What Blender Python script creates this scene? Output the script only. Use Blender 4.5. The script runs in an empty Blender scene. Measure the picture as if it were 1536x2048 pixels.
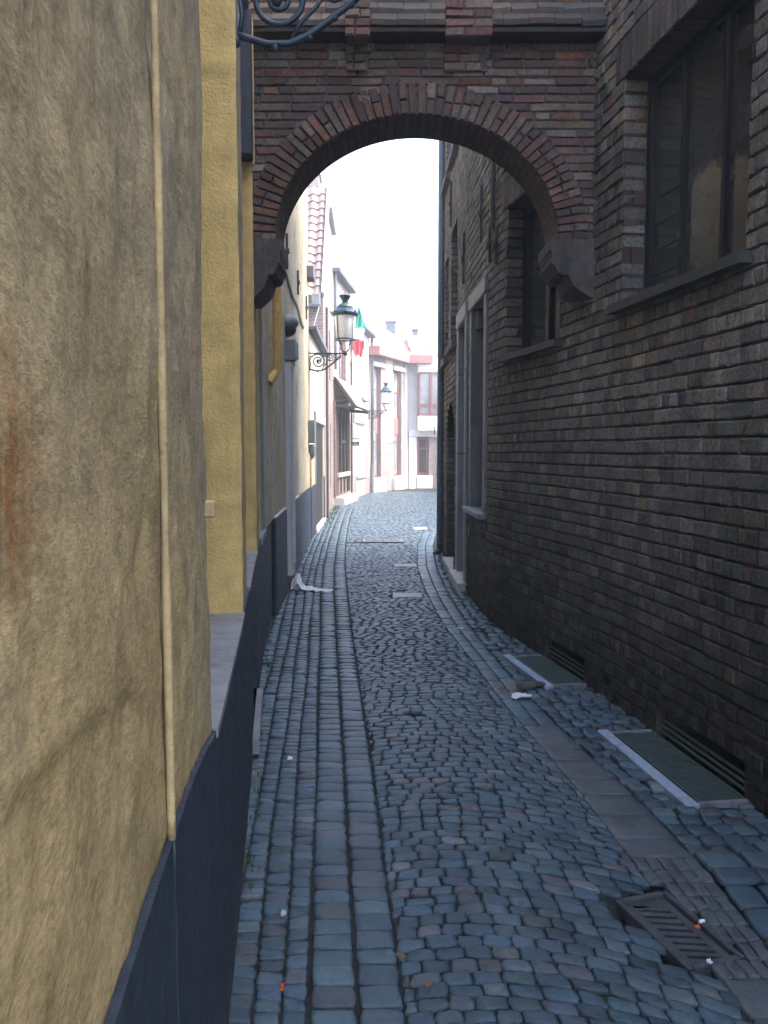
import bpy, math, random
import numpy as np
from mathutils import Vector, Matrix
random.seed(7); RNG = np.random.default_rng(7)
R = math.radians
scene = bpy.context.scene
col = scene.collection
# ------------------------------------------------------------------ camera, world, sun, exposure
F = 1600.0; CAMH = 1.6; TH = math.atan(124/F)
cam = bpy.data.cameras.new('camera'); co = bpy.data.objects.new('camera', cam); col.objects.link(co)
cam.sensor_fit = 'VERTICAL'; cam.sensor_height = 24; cam.sensor_width = 18; cam.lens = 24*F/2048
cam.clip_start = .05; cam.clip_end = 500
co.location = (0, 0, CAMH); co.rotation_euler = (R(90)-TH, 0, 0)
scene.camera = co
SUN_EL, SUN_AZ = 50, 100        # azimuth measured clockwise from +Y (the view), so 100 = from the right
w = bpy.data.worlds.new("World"); scene.world = w; w.use_nodes = True
wn = w.node_tree.nodes; bg = wn['Background']
sky = wn.new('ShaderNodeTexSky'); sky.sky_type = 'NISHITA'; sky.sun_disc = False
sky.sun_elevation = R(SUN_EL); sky.sun_rotation = R(SUN_AZ); sky.dust_density = 4; sky.air_density = 1.0; sky.ozone_density = 1.0
w.node_tree.links.new(sky.outputs[0], bg.inputs[0]); bg.inputs[1].default_value = .15
sl = bpy.data.lights.new('sun', 'SUN'); sl.energy = .55; sl.angle = R(12); sl.color = (1, .95, .87)
so = bpy.data.objects.new('sun', sl); col.objects.link(so)
sd = Vector((math.sin(R(SUN_AZ))*math.cos(R(SUN_EL)), math.cos(R(SUN_AZ))*math.cos(R(SUN_EL)), math.sin(R(SUN_EL))))
so.rotation_euler = (-sd).to_track_quat('-Z', 'Y').to_euler()
so.location = (8, 0, 15)
vs = scene.view_settings; vs.view_transform = 'Standard'; vs.look = 'None'; vs.exposure = 2.85; vs.gamma = 1
scene.render.resolution_x = 768; scene.render.resolution_y = 1024

# ------------------------------------------------------------------ geometry helpers
def ray(px, py):
    a = (px-768)/F; b = -(py-1024)/F
    return (a, math.cos(TH)+b*math.sin(TH), -math.sin(TH)+b*math.cos(TH))
def G(px, py, z=0):
    d = ray(px, py); t = (z-CAMH)/d[2]; return (d[0]*t, d[1]*t)
def at(px, py, Y):
    d = ray(px, py); t = Y/d[1]; return Vector((d[0]*t, Y, CAMH+d[2]*t))

class Path:
    """ground line of a wall; side=+1 when the street lies to the right of its direction, -1 to the left"""
    def __init__(s, pts, side=1, smooth=False):
        P = np.array(pts, float)
        if smooth:
            Q = np.vstack([2*P[0]-P[1], P, 2*P[-1]-P[-2]]); out = []
            for i in range(1, len(Q)-2):
                p0, p1, p2, p3 = Q[i-1:i+3]
                for t in np.linspace(0, 1, 8, endpoint=False):
                    out.append(.5*(2*p1+(p2-p0)*t+(2*p0-5*p1+4*p2-p3)*t*t+(3*p1-p0-3*p2+p3)*t**3))
            out.append(Q[-2]); P = np.array(out)
        d = np.diff(P, axis=0); L = np.hypot(d[:, 0], d[:, 1])
        s.S = np.concatenate([[0], np.cumsum(L)]); s.P = P; s.side = side; s.len = s.S[-1]
        t = d/L[:, None]
        if smooth and len(P) > 2:
            tv = np.vstack([t[0], (t[1:]+t[:-1])/2, t[-1]]); tv /= np.hypot(tv[:, 0], tv[:, 1])[:, None]; s.tv = tv; s.t = None
        else: s.t = t; s.tv = None
    def tan(s, q):
        q = np.asarray(q, float)
        if s.tv is not None: return np.stack([np.interp(q, s.S, s.tv[:, 0]), np.interp(q, s.S, s.tv[:, 1])], -1)
        i = np.clip(np.searchsorted(s.S, q, 'right')-1, 0, len(s.t)-1); return s.t[i]
    def map(s, q, n, z):
        q = np.asarray(q, float); n = np.asarray(n, float)+0*q; z = np.asarray(z, float)+0*q
        t = s.tan(q)
        qc = np.clip(q, 0, s.len); ex = q-qc
        x = np.interp(qc, s.S, s.P[:, 0])+ex*t[..., 0]; y = np.interp(qc, s.S, s.P[:, 1])+ex*t[..., 1]
        return np.stack([x+s.side*t[..., 1]*n, y-s.side*t[..., 0]*n, z], -1)
    def v(s, q, n, z): return Vector(s.map(q, n, z).tolist())
    def sY(s, Y): return float(np.interp(Y, s.P[:, 1], s.S))
    def hit(s, px, py):
        d = ray(px, py); best = None
        for i in range(len(s.P)-1):
            (x0, y0), (x1, y1) = s.P[i], s.P[i+1]
            det = d[0]*(y0-y1)-d[1]*(x0-x1)
            if abs(det) < 1e-9: continue
            t = (x0*(y0-y1)-y0*(x0-x1))/det; u = (d[0]*y0-d[1]*x0)/det
            lo = -9 if i == 0 else 0; hi = 9 if i == len(s.P)-2 else 1
            if lo <= u <= hi and t > 0 and (best is None or abs(u-.5) < best[0]):
                best = (abs(u-.5), s.S[i]+u*(s.S[i+1]-s.S[i]), CAMH+d[2]*t)
        return best[1], best[2]

class MB:
    def __init__(s): s.V = []; s.Fc = []; s.UV = []; s.C = []; s.n = 0; s.mi = []
    def add(s, V, Fc, uv=None, c=None, mi=0):
        V = np.asarray(V, float).reshape(-1, 3); s.V.append(V)
        for f in Fc: s.Fc.append(tuple(int(i)+s.n for i in f)); s.mi.append(mi)
        s.UV.append(np.zeros((len(V), 2)) if uv is None else np.asarray(uv, float).reshape(-1, 2))
        s.C.append(np.tile(np.array([.5, .5, .5] if c is None else c, float), (len(V), 1)) if c is None or np.ndim(c) == 1 else np.asarray(c, float))
        s.n += len(V)
    def quad(s, a, b, c, d, uv=None, mi=0): s.add([a, b, c, d], [(0, 1, 2, 3)], uv, mi=mi)
    def box(s, c, size, M=None, bev=.0, mi=0):
        """box with chamfered edges; c centre, size full, M 3x3 rotation"""
        hx, hy, hz = [x/2 for x in size]; b = min(bev, hx*.9, hy*.9, hz*.9)
        c = Vector(c); M = M or Matrix.Identity(3)
        if b <= 0:
            vs_ = [(x, y, z) for x in (-hx, hx) for y in (-hy, hy) for z in (-hz, hz)]
            fc = [(0, 1, 3, 2), (4, 6, 7, 5), (0, 4, 5, 1), (2, 3, 7, 6), (0, 2, 6, 4), (1, 5, 7, 3)]
        else:
            bm = [(sx, sy, sz) for sx in (-1, 1) for sy in (-1, 1) for sz in (-1, 1)]
            vs_ = []; idx = {}
            for (sx, sy, sz) in bm:
                for ax in range(3):
                    p = [sx*hx, sy*hy, sz*hz]; sg = (sx, sy, sz)
                    for k in range(3):
                        if k != ax: p[k] -= sg[k]*b
                    idx[(sx, sy, sz, ax)] = len(vs_); vs_.append(tuple(p))
            fc = []
            for ax in range(3):
                o = [k for k in range(3) if k != ax]
                for sg in (-1, 1):
                    f = []
                    for (a_, b_) in ((-1, -1), (1, -1), (1, 1), (-1, 1)):
                        k = [0, 0, 0]; k[ax] = sg; k[o[0]] = a_; k[o[1]] = b_; f.append(idx[(*k, ax)])
                    fc.append(tuple(f))
            for ax in range(3):     # edges along ax
                o = [k for k in range(3) if k != ax]
                for a_ in (-1, 1):
                    for b_ in (-1, 1):
                        k0 = [0, 0, 0]; k1 = [0, 0, 0]; k0[ax] = -1; k1[ax] = 1
                        for k in (k0, k1): k[o[0]] = a_; k[o[1]] = b_
                        fc.append((idx[(*k0, o[0])], idx[(*k1, o[0])], idx[(*k1, o[1])], idx[(*k0, o[1])]))
            for k in bm: fc.append((idx[(*k, 0)], idx[(*k, 1)], idx[(*k, 2)]))
        P = [c+M@Vector(v) for v in vs_]
        s.add([tuple(p) for p in P], fc, uv=[(v[0]+v[1], v[2]) for v in vs_], mi=mi)
    def pbox(s, path, s0, s1, n0, n1, z0, z1, seg=None, bev=.0, mi=0):
        """box following a path"""
        k = max(1, int((s1-s0)/(seg or 1e9)))+1
        if k <= 2 and bev > 0:
            m = (s0+s1)/2; t = path.tan(m); t3 = Vector((t[0], t[1], 0)); n3 = Vector((path.side*t[1], -path.side*t[0], 0))
            s.box(path.v(m, (n0+n1)/2, (z0+z1)/2), (s1-s0, n1-n0, z1-z0), Matrix((t3, n3, Vector((0, 0, 1)))).transposed(), bev, mi); return
        q = np.linspace(s0, s1, k); V = []; uv = []
        for (n, z) in ((n0, z0), (n1, z0), (n1, z1), (n0, z1)):
            V.append(path.map(q, n, z)); uv.append(np.stack([q+n, 0*q+z], -1))
        V = np.vstack(V); Fc = []
        for a in range(4):
            b = (a+1) % 4
            for i in range(k-1): Fc.append((a*k+i, a*k+i+1, b*k+i+1, b*k+i))
        Fc += [(0, k, 2*k, 3*k), (k-1, 4*k-1, 3*k-1, 2*k-1)]
        s.add(V, Fc, np.vstack(uv), mi=mi)
    def tube(s, pts, r, seg=8, closed=False, mi=0):
        P = [Vector(p) for p in pts]; n = len(P); rs = r if hasattr(r, '__len__') else [r]*n
        up = None; V = []
        for i in range(n):
            a = P[i-1] if (i or closed) else P[i]; b = P[(i+1) % n] if (i < n-1 or closed) else P[i]
            t = (b-a).normalized()
            if up is None:
                up = Vector((0, 0, 1)) if abs(t.z) < .9 else Vector((1, 0, 0))
            u = (up-t*up.dot(t)).normalized(); v = t.cross(u); up = u
            for k in range(seg):
                an = 2*math.pi*k/seg; V.append(tuple(P[i]+(u*math.cos(an)+v*math.sin(an))*rs[i]))
        Fc = []
        for i in range(n if closed else n-1):
            j = (i+1) % n
            for k in range(seg): Fc.append((i*seg+k, i*seg+(k+1) % seg, j*seg+(k+1) % seg, j*seg+k))
        if not closed: Fc += [tuple(range(seg))[::-1], tuple(range((n-1)*seg, n*seg))]
        s.add(V, Fc, mi=mi)
    def lathe(s, prof, c=(0, 0, 0), seg=20, mi=0):
        V = []; Fc = []; c = Vector(c)
        for (r, z) in prof:
            for k in range(seg):
                an = 2*math.pi*(k+.5)/seg; V.append((c.x+r*math.cos(an), c.y+r*math.sin(an), c.z+z))
        for i in range(len(prof)-1):
            for k in range(seg): Fc.append((i*seg+k, i*seg+(k+1) % seg, (i+1)*seg+(k+1) % seg, (i+1)*seg+k))
        if prof[0][0] > 1e-4: Fc.append(tuple(range(seg))[::-1])
        if prof[-1][0] > 1e-4: Fc.append(tuple(range((len(prof)-1)*seg, len(prof)*seg)))
        s.add(V, Fc, mi=mi)
    def prism(s, outline, axis_vec, mi=0):
        """extrude a closed 3D outline along a vector"""
        n = len(outline); A = [Vector(p) for p in outline]; B = [p+Vector(axis_vec) for p in A]
        s.add([tuple(p) for p in A+B], [tuple(range(n))[::-1], tuple(range(n, 2*n))]+[(i, (i+1) % n, n+(i+1) % n, n+i) for i in range(n)], mi=mi)
    def build(s, name, mat, parent=None, smooth=False, fix=False):
        me = bpy.data.meshes.new(name)
        V = np.vstack(s.V)
        me.from_pydata(V.tolist(), [], s.Fc)
        for m in (mat if isinstance(mat, (list, tuple)) else [mat]): me.materials.append(m)
        if any(s.mi): me.polygons.foreach_set('material_index', np.array(s.mi, np.int32))
        li = np.zeros(len(me.loops), np.int32); me.loops.foreach_get('vertex_index', li)
        uvl = me.uv_layers.new(name='UVMap'); uvl.data.foreach_set('uv', np.vstack(s.UV)[li].astype(np.float32).ravel())
        C = np.vstack(s.C); ca = me.color_attributes.new('Col', 'FLOAT_COLOR', 'POINT')
        ca.data.foreach_set('color', np.hstack([C, np.ones((len(C), 1))]).astype(np.float32).ravel())
        if smooth: me.polygons.foreach_set('use_smooth', np.ones(len(me.polygons), bool))
        if fix:
            import bmesh
            b = bmesh.new(); b.from_mesh(me); bmesh.ops.recalc_face_normals(b, faces=b.faces); b.to_mesh(me); b.free()
        me.update()
        o = bpy.data.objects.new(name, me); col.objects.link(o)
        if parent is not None:
            o.parent = parent; o.matrix_parent_inverse = Matrix.Translation(-parent.location) if parent.rotation_euler.z == 0 else parent.matrix_basis.inverted()
        return o

def tag(o, label=None, cat=None, group=None, kind=None):
    if label: o['label'] = label
    if cat: o['category'] = cat
    if group: o['group'] = group
    if kind: o['kind'] = kind
    return o
def thing(name, label, cat, loc=(0, 0, 0), rz=0, group=None):
    o = bpy.data.objects.new(name, None); col.objects.link(o); o.location = loc; o.rotation_euler = (0, 0, rz)
    return tag(o, label, cat, group)
def copy_tree(o, parent=None):
    c = o.copy(); col.objects.link(c)
    if parent: c.parent = parent
    for ch in [x for x in bpy.data.objects if x.parent == o]: copy_tree(ch, c)
    return c

# value noise for real relief
_T = RNG.random((64, 64, 64))
def vnoise(x, y, z=0.0):
    x, y, z = np.broadcast_arrays(np.asarray(x, float), np.asarray(y, float), np.asarray(z, float))
    xi, yi, zi = np.floor(x).astype(int), np.floor(y).astype(int), np.floor(z).astype(int)
    fx, fy, fz = x-xi, y-yi, z-zi
    fx, fy, fz = [f*f*(3-2*f) for f in (fx, fy, fz)]
    def T(a, b, c): return _T[a & 63, b & 63, c & 63]
    r = 0
    for a in (0, 1):
        for b in (0, 1):
            for c in (0, 1):
                r = r+T(xi+a, yi+b, zi+c)*(fx if a else 1-fx)*(fy if b else 1-fy)*(fz if c else 1-fz)
    return r-.5
def fbm(x, y, z=0.0, o=4):
    r = 0; a = 1.0
    for k in range(o): r = r+a*vnoise(x*2**k+k*7.3, y*2**k+k*3.1, z*2**k+k*5.7); a *= .5
    return r

# ------------------------------------------------------------------ materials
class N:
    def __init__(s, name):
        s.m = bpy.data.materials.new(name); s.m.use_nodes = True; s.t = s.m.node_tree; s.b = s.t.nodes['Principled BSDF']
    def n(s, typ, **kw):
        x = s.t.nodes.new('ShaderNode'+typ)
        for k, v in kw.items():
            if k.startswith('i_'): x.inputs[k[2:].replace('_', ' ')].default_value = v
            else: setattr(x, k, v)
        return x
    def l(s, a, b): s.t.links.new(a, b)
    def coord(s, kind='Object', scale=(1, 1, 1)):
        tc = s.n('TexCoord'); mp = s.n('Mapping'); mp.inputs['Scale'].default_value = scale
        s.l(tc.outputs[kind], mp.inputs[0]); return mp.outputs[0]
    def noise(s, vec, scale, detail=6, rough=.6):
        x = s.n('TexNoise'); x.inputs['Scale'].default_value = scale; x.inputs['Detail'].default_value = detail; x.inputs['Roughness'].default_value = rough
        s.l(vec, x.inputs['Vector']); return x.outputs['Fac']
    def ramp(s, fac, stops):
        x = s.n('ValToRGB'); e = x.color_ramp.elements
        while len(e) < len(stops): e.new(.5)
        for i, (p, c) in enumerate(stops):
            e[i].position = p; e[i].color = (*c, 1) if hasattr(c, '__len__') else (c, c, c, 1)
        s.l(fac, x.inputs[0]); return x.outputs[0]
    def mix(s, fac, a, b, mode='MIX'):
        x = s.n('Mix', data_type='RGBA', blend_type=mode)
        for k, v in ((0, fac), (6, a), (7, b)):
            if hasattr(v, 'is_linked') or hasattr(v, 'links'): s.l(v, x.inputs[k])
            else: x.inputs[k].default_value = v if k == 0 else ((*v, 1) if len(v) == 3 else v)
        return x.outputs[2]
    def bump(s, h, strength=.5, dist=.01, prev=None):
        x = s.n('Bump'); x.inputs['Strength'].default_value = strength; x.inputs['Distance'].default_value = dist
        s.l(h, x.inputs['Height'])
        if prev is not None: s.l(prev, x.inputs['Normal'])
        return x.outputs[0]
    def out(s, color=None, rough=None, normal=None, **kw):
        for k, v in (('Base Color', color), ('Roughness', rough), ('Normal', normal)):
            if v is None: continue
            if hasattr(v, 'links'): s.l(v, s.b.inputs[k])
            else: s.b.inputs[k].default_value = (*v, 1) if hasattr(v, '__len__') else v
        for k, v in kw.items(): s.b.inputs[k.replace('_', ' ')].default_value = v
        return s.m

def m_plain(name, c, rough=.7, var=.25, scale=8, bump=.3, metallic=0, bdist=.004, dirt=None, **kw):
    n = N(name); v = n.coord(); f = n.noise(v, scale, 8, .65); f2 = n.noise(v, scale*9, 4, .6)
    lo = tuple(x*(1-var) for x in c); hi = tuple(min(1, x*(1+var)) for x in c)
    cc = n.ramp(f, [(.3, lo), (.7, hi)])
    if dirt:
        sv = n.coord('Object', (6, 6, .5)); d = n.ramp(n.noise(sv, 1.5, 6, .7), [(.5, 0), (.72, 1)])
        cc = n.mix(d, cc, dirt)
    rr = n.ramp(f2, [(.3, max(.02, rough-.12)), (.7, min(1, rough+.12))])
    return n.out(cc, rr, n.bump(f2, bump, bdist), Metallic=metallic, **kw)

def m_attr(name, rough=.8, scale=30, var=.35, bump=.6, bdist=.004, spec=.3, stain=None, big=None):
    n = N(name); a = n.n('Attribute'); a.attribute_name = 'Col'; v = n.coord()
    f = n.noise(v, scale, 8, .7); g = n.noise(v, scale*.12, 5, .6)
    cc = n.mix(1.0, a.outputs['Color'], n.ramp(f, [(.25, 1-var), (.75, 1+var*.6)]), 'MULTIPLY')
    if big: cc = n.mix(1.0, cc, n.ramp(g, [(.3, 1-big), (.7, 1+big*.5)]), 'MULTIPLY')
    if stain: cc = n.mix(n.ramp(n.noise(v, 9, 8, .75), [(.6, 0), (.75, stain[1])]), cc, stain[0])
    rr = n.ramp(f, [(.3, max(0, rough-.15)), (.7, min(1, rough+.12))])
    return n.out(cc, rr, n.bump(f, bump, bdist), Specular_IOR_Level=spec)

def m_brick(name, c1, c2, mortar, bw=.21, rh=.065, ms=.008, rough=.85, bump=.8, dirt=.3):
    n = N(name); v = n.coord('UV')
    b = n.n('TexBrick'); b.inputs['Scale'].default_value = 1; b.inputs['Brick Width'].default_value = bw; b.inputs['Row Height'].default_value = rh
    b.inputs['Mortar Size'].default_value = ms; b.inputs['Mortar Smooth'].default_value = .25; b.inputs['Bias'].default_value = 0
    b.inputs['Color1'].default_value = (*c1, 1); b.inputs['Color2'].default_value = (*c2, 1); b.inputs['Mortar'].default_value = (*mortar, 1)
    n.l(v, b.inputs['Vector'])
    o = n.coord(); f = n.noise(o, 25, 6, .7); g = n.noise(o, 1.2, 5, .6)
    cc = n.mix(1.0, b.outputs['Color'], n.ramp(f, [(.3, 1-dirt), (.7, 1+dirt*.5)]), 'MULTIPLY')
    cc = n.mix(1.0, cc, n.ramp(g, [(.3, .75), (.7, 1.12)]), 'MULTIPLY')
    h = n.mix(.25, b.outputs['Fac'], f)
    inv = n.n('Invert'); n.l(h, inv.inputs['Color'])
    return n.out(cc, rough, n.bump(inv.outputs[0], bump, .006), Specular_IOR_Level=.25)

def m_stucco(name, c, grey, brown, rough=.92, vstretch=2.2, disp=1.0, rust=False, fine=55):
    n = N(name); v = n.coord('Object', (1, .55, 1/vstretch)); v1 = n.coord('Object', (1, .4, 1))
    base = n.ramp(n.noise(v, 1.6, 8, .62), [(.32, brown), (.48, c), (.66, grey)])
    mid = n.noise(v, 11, 8, .7)
    if rust:
        tz = n.n('TexCoord'); sz = n.n('SeparateXYZ'); n.l(tz.outputs['Object'], sz.inputs[0])
        mr = n.n('MapRange'); mr.inputs['From Min'].default_value = 1.35; mr.inputs['From Max'].default_value = 2.1; n.l(sz.outputs['Z'], mr.inputs[0])
        mm = n.n('Math', operation='MULTIPLY'); n.l(mr.outputs[0], mm.inputs[0]); n.l(n.ramp(n.noise(v, 3.1, 6, .65), [(.35, .25), (.6, .85)]), mm.inputs[1])
        base = n.mix(mm.outputs[0], base, (.40, .355, .275))
    cc = n.mix(1.0, base, n.ramp(mid, [(.34, .72), (.5, 1.0), (.66, 1.2)]), 'MULTIPLY')
    pits = n.noise(v1, fine, 6, .75)
    cc = n.mix(n.ramp(pits, [(.6, 0), (.72, .55)]), cc, tuple(min(1, x*1.45) for x in c))
    cc = n.mix(n.ramp(n.noise(v, 23, 7, .7), [(.62, 0), (.74, .5)]), cc, tuple(x*.3 for x in brown))
    if rust:
        tc = n.n('TexCoord'); sx = n.n('SeparateXYZ'); n.l(tc.outputs['Object'], sx.inputs[0])
        def gate(sock, a, b, c_, d):
            r_ = n.ramp(sock, [(0, 0)]*1+[(1, 0)]); return r_
        my = n.n('MapRange'); my.inputs['From Min'].default_value = .46; my.inputs['From Max'].default_value = .60; my.inputs['To Min'].default_value = 1; my.inputs['To Max'].default_value = 0; n.l(sx.outputs['Y'], my.inputs[0])
        mz = n.n('MapRange'); mz.inputs['From Min'].default_value = 1.48; mz.inputs['From Max'].default_value = 1.54; n.l(sx.outputs['Z'], mz.inputs[0])
        mz2 = n.n('MapRange'); mz2.inputs['From Min'].default_value = 1.60; mz2.inputs['From Max'].default_value = 1.70; mz2.inputs['To Min'].default_value = 1; mz2.inputs['To Max'].default_value = 0; n.l(sx.outputs['Z'], mz2.inputs[0])
        a_ = n.n('Math', operation='MULTIPLY'); n.l(my.outputs[0], a_.inputs[0]); n.l(mz.outputs[0], a_.inputs[1])
        b_ = n.n('Math', operation='MULTIPLY'); n.l(a_.outputs[0], b_.inputs[0]); n.l(mz2.outputs[0], b_.inputs[1])
        rv = n.coord('Object', (1, 14, 3)); rn = n.ramp(n.noise(rv, 3, 6, .7), [(.34, 0), (.52, 1)])
        c2 = n.n('Math', operation='MULTIPLY'); n.l(b_.outputs[0], c2.inputs[0]); n.l(rn, c2.inputs[1])
        cc = n.mix(c2.outputs[0], cc, (.33, .12, .025))
    fine2 = n.noise(v1, 190, 6, .8); ridge = n.noise(n.coord('Object', (1, .4, .8)), 30, 9, .78)
    cc = n.mix(1.0, cc, n.ramp(fine2, [(.38, .74), (.5, 1.0), (.62, 1.22)]), 'MULTIPLY')  # relief shading put into the colour along the bump noise: hollows darker
    cc = n.mix(1.0, cc, n.ramp(ridge, [(.38, .78), (.5, 1.0), (.62, 1.12)]), 'MULTIPLY')  # same for the ridges: shading in the colour, crests lighter
    nn = n.bump(mid, .7*disp, .014); nn = n.bump(ridge, .9*disp, .010, nn); nn = n.bump(pits, .9*disp, .005, nn); nn = n.bump(fine2, .8*disp, .0022, nn)
    return n.out(cc, rough, nn, Specular_IOR_Level=.2)

def m_glass(name, c=(.02, .025, .03), rough=.06):
    n = N(name); v = n.coord(); f = n.noise(v, 2.5, 3, .5)
    return n.out(n.ramp(f, [(.3, tuple(x*.7 for x in c)), (.7, tuple(x*1.3 for x in c))]), n.ramp(n.noise(v, 14, 5, .6), [(.4, rough), (.75, rough+.1)]), n.bump(f, .05, .02), Specular_IOR_Level=1.0)

M = {}
M['brick'] = m_attr('old_brick', .85, 55, .75, 1.0, .008, .25, stain=((.30, .29, .27), .35), big=.35)
M['archbrick'] = m_attr('arch_brick', .85, 50, .65, 1.0, .007, .25, stain=((.46, .43, .42), .6), big=.3)
M['archmortar'] = m_plain('arch_mortar', (.13, .12, .12), .95, .4, 30, .8)
M['mortar'] = m_plain('dark_mortar', (.085, .080, .076), .95, .4, 30, .8)
M['stone_set'] = m_attr('cobble', .42, 48, .5, 1.0, .006, .55, big=.35)
M['joint'] = m_plain('cobble_joint', (.022, .026, .026), .95, .6, 16, 1.0, bdist=.01)
M['stucco'] = m_stucco('weathered_stucco', (.52, .405, .205), (.47, .405, .270), (.42, .320, .165), rust=True)
M['stucco_far'] = m_stucco('rough_stucco', (.50, .43, .29), (.52, .48, .38), (.38, .32, .20), disp=.8, fine=30)
M['cream'] = m_plain('cream_render', (.46, .43, .34), .9, .15, 2.5, .5, dirt=(.35, .31, .2))
M['yellow'] = m_plain('yellow_paint', (.66, .47, .18), .85, .22, 9, .9, bdist=.008, dirt=(.46, .32, .13))
def m_plinth():
    n = N('scuffed_navy_plinth'); v = n.coord(); vs2 = n.coord('Object', (1, 5, .6))
    c = n.ramp(n.noise(vs2, 3, 8, .7), [(.3, (.010, .018, .034)), (.55, (.020, .032, .055)), (.75, (.040, .054, .078))])
    c = n.mix(n.ramp(n.noise(v, 60, 6, .8), [(.66, 0), (.72, .7)]), c, (.10, .11, .12))
    tc = n.n('TexCoord'); sx = n.n('SeparateXYZ'); n.l(tc.outputs['Object'], sx.inputs[0])
    mr = n.n('MapRange'); mr.inputs['From Min'].default_value = .0; mr.inputs['From Max'].default_value = .22; mr.inputs['To Min'].default_value = 1; mr.inputs['To Max'].default_value = 0; n.l(sx.outputs['Z'], mr.inputs[0])
    mm = n.n('Math', operation='MULTIPLY'); n.l(mr.outputs[0], mm.inputs[0]); n.l(n.ramp(n.noise(v, 12, 7, .75), [(.38, 0), (.6, 1)]), mm.inputs[1])
    c = n.mix(mm.outputs[0], c, (.060, .062, .055))
    nn = n.bump(n.noise(vs2, 9, 8, .7), .6, .01); nn = n.bump(n.noise(v, 90, 5, .7), .5, .003, nn)
    return n.out(c, n.ramp(n.noise(v, 18, 5, .6), [(.3, .42), (.7, .75)]), nn)
M['plinth'] = m_plinth()
M['castiron'] = m_plain('cast_iron', (.060, .068, .078), .6, .4, 25, .9, dirt=(.060, .055, .052))
M['drainhole'] = m_plain('drain_dark', (.006, .006, .006), .9, .3, 5, .1)
M['bead'] = m_plain('old_yellow_bead', (.44, .34, .18), .85, .3, 14, .8, dirt=(.30, .27, .2))
M['navy'] = m_plain('navy_paint', (.014, .022, .044), .55, .45, 3, .5, bdist=.006, dirt=(.03, .035, .05))
M['sill'] = m_plain('grey_stone', (.24, .25, .275), .7, .25, 6, .4, dirt=(.15, .15, .15))
M['doorstone'] = m_plain('door_stone', (.30, .32, .34), .65, .2, 6, .4, dirt=(.19, .20, .21))
M['palegrey'] = m_plain('pale_grey_stone', (.62, .63, .64), .7, .15, 6, .3, dirt=(.45, .45, .46))
M['darksill'] = m_plain('dark_sill', (.060, .064, .062), .6, .3, 9, .3)
M['kerb'] = m_plain('kerb_stone', (.36, .46, .58), .45, .2, 9, .3, dirt=(.2, .22, .25))
M['covergrey'] = m_plain('worn_cover', (.085, .105, .125), .5, .3, 9, .4)
M['bluestone'] = m_plain('bluestone', (.20, .215, .235), .55, .25, 7, .3, dirt=(.11, .115, .12))
M['palestone'] = m_plain('pale_stone', (.50, .49, .47), .7, .12, 5, .3)
M['corbel'] = m_plain('corbel_stone', (.115, .100, .095), .85, .4, 14, .9, bdist=.012, dirt=(.05, .045, .045))
M['iron'] = m_plain('black_iron', (.018, .046, .080), .38, .4, 30, .5, metallic=.0, Specular_IOR_Level=.6)
M['darkiron'] = m_plain('dark_iron', (.015, .015, .018), .5, .4, 20, .4)
M['greencap'] = m_plain('green_copper', (.03, .085, .09), .35, .4, 12, .3, Specular_IOR_Level=.7)
M['rustiron'] = m_plain('rusty_iron', (.055, .05, .05), .7, .5, 25, .8, dirt=(.09, .05, .03))
M['galv'] = m_plain('galvanised_green', (.10, .14, .13), .45, .25, 20, .4, metallic=.35)
M['zinc'] = m_plain('zinc_pipe', (.10, .13, .16), .45, .25, 9, .2, metallic=.3)
M['frame'] = m_plain('dark_frame', (.012, .014, .018), .5, .3, 12, .3)
M['glass'] = m_glass('dark_glass', (.045, .052, .052))
M['glass_lt'] = m_glass('pale_glass', (.25, .27, .28), .08)
M['curtain'] = m_plain('white_curtain', (.75, .75, .73), .8, .08, 6, .2)
M['milk'] = m_plain('milky_glass', (.82, .83, .86), .25, .04, 5, .05)
M['redframe'] = m_plain('red_frame', (.22, .080, .085), .5, .2, 10, .2)
M['pinkfascia'] = m_plain('pink_fascia', (.36, .165, .165), .6, .15, 8, .2)
M['white'] = m_plain('white_paint', (.78, .78, .76), .6, .08, 6, .2)
M['render'] = m_plain('white_render', (.58, .56, .545), .85, .10, 2, .3)
M['blackhole'] = m_plain('dark_interior', (.010, .010, .011), .9, .3, 5, .1)
M['door'] = m_plain('shaded_door', (.006, .0035, .004), .6, .4, 6, .3)  # near-black base carries the shade of a deep doorway recess
M['wood'] = m_plain('dark_beam', (.035, .024, .021), .75, .4, 10, .5)
M['palewood'] = m_plain('grey_beam', (.28, .25, .22), .75, .25, 10, .5)
M['tile'] = m_attr('roof_tile', .8, 22, .4, .5, .004, .3, big=.25)
M['fartile'] = m_attr('far_roof_tile', .8, 22, .25, .4, .004, .3)
M['purplebrick'] = m_brick('purple_brick', (.20, .155, .145), (.29, .235, .22), (.34, .32, .31))
M['redbrick'] = m_brick('red_brick', (.17, .10, .08), (.27, .17, .14), (.25, .22, .21))
M['pinkbrick'] = m_brick('pink_brick', (.31, .255, .245), (.40, .34, .325), (.42, .39, .37), rh=.075, ms=.009)
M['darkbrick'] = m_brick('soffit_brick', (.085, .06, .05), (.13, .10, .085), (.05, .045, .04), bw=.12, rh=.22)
M['bluewhite'] = m_plain('newspaper', (.80, .84, .90), .8, .18, 60, .2)
M['paper'] = m_plain('paper', (.80, .82, .84), .7, .06, 60, .2)
M['orange'] = m_plain('orange_plastic', (.75, .14, .03), .5, .1, 60, .1)
M['brownleaf'] = m_plain('brown_leaf', (.24, .12, .05), .8, .3, 60, .3)
M['moss'] = m_plain('weed', (.06, .085, .03), .8, .5, 40, .5)
M['rock'] = m_plain('broken_stone', (.13, .115, .11), .85, .4, 25, 1.0, bdist=.01)
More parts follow.
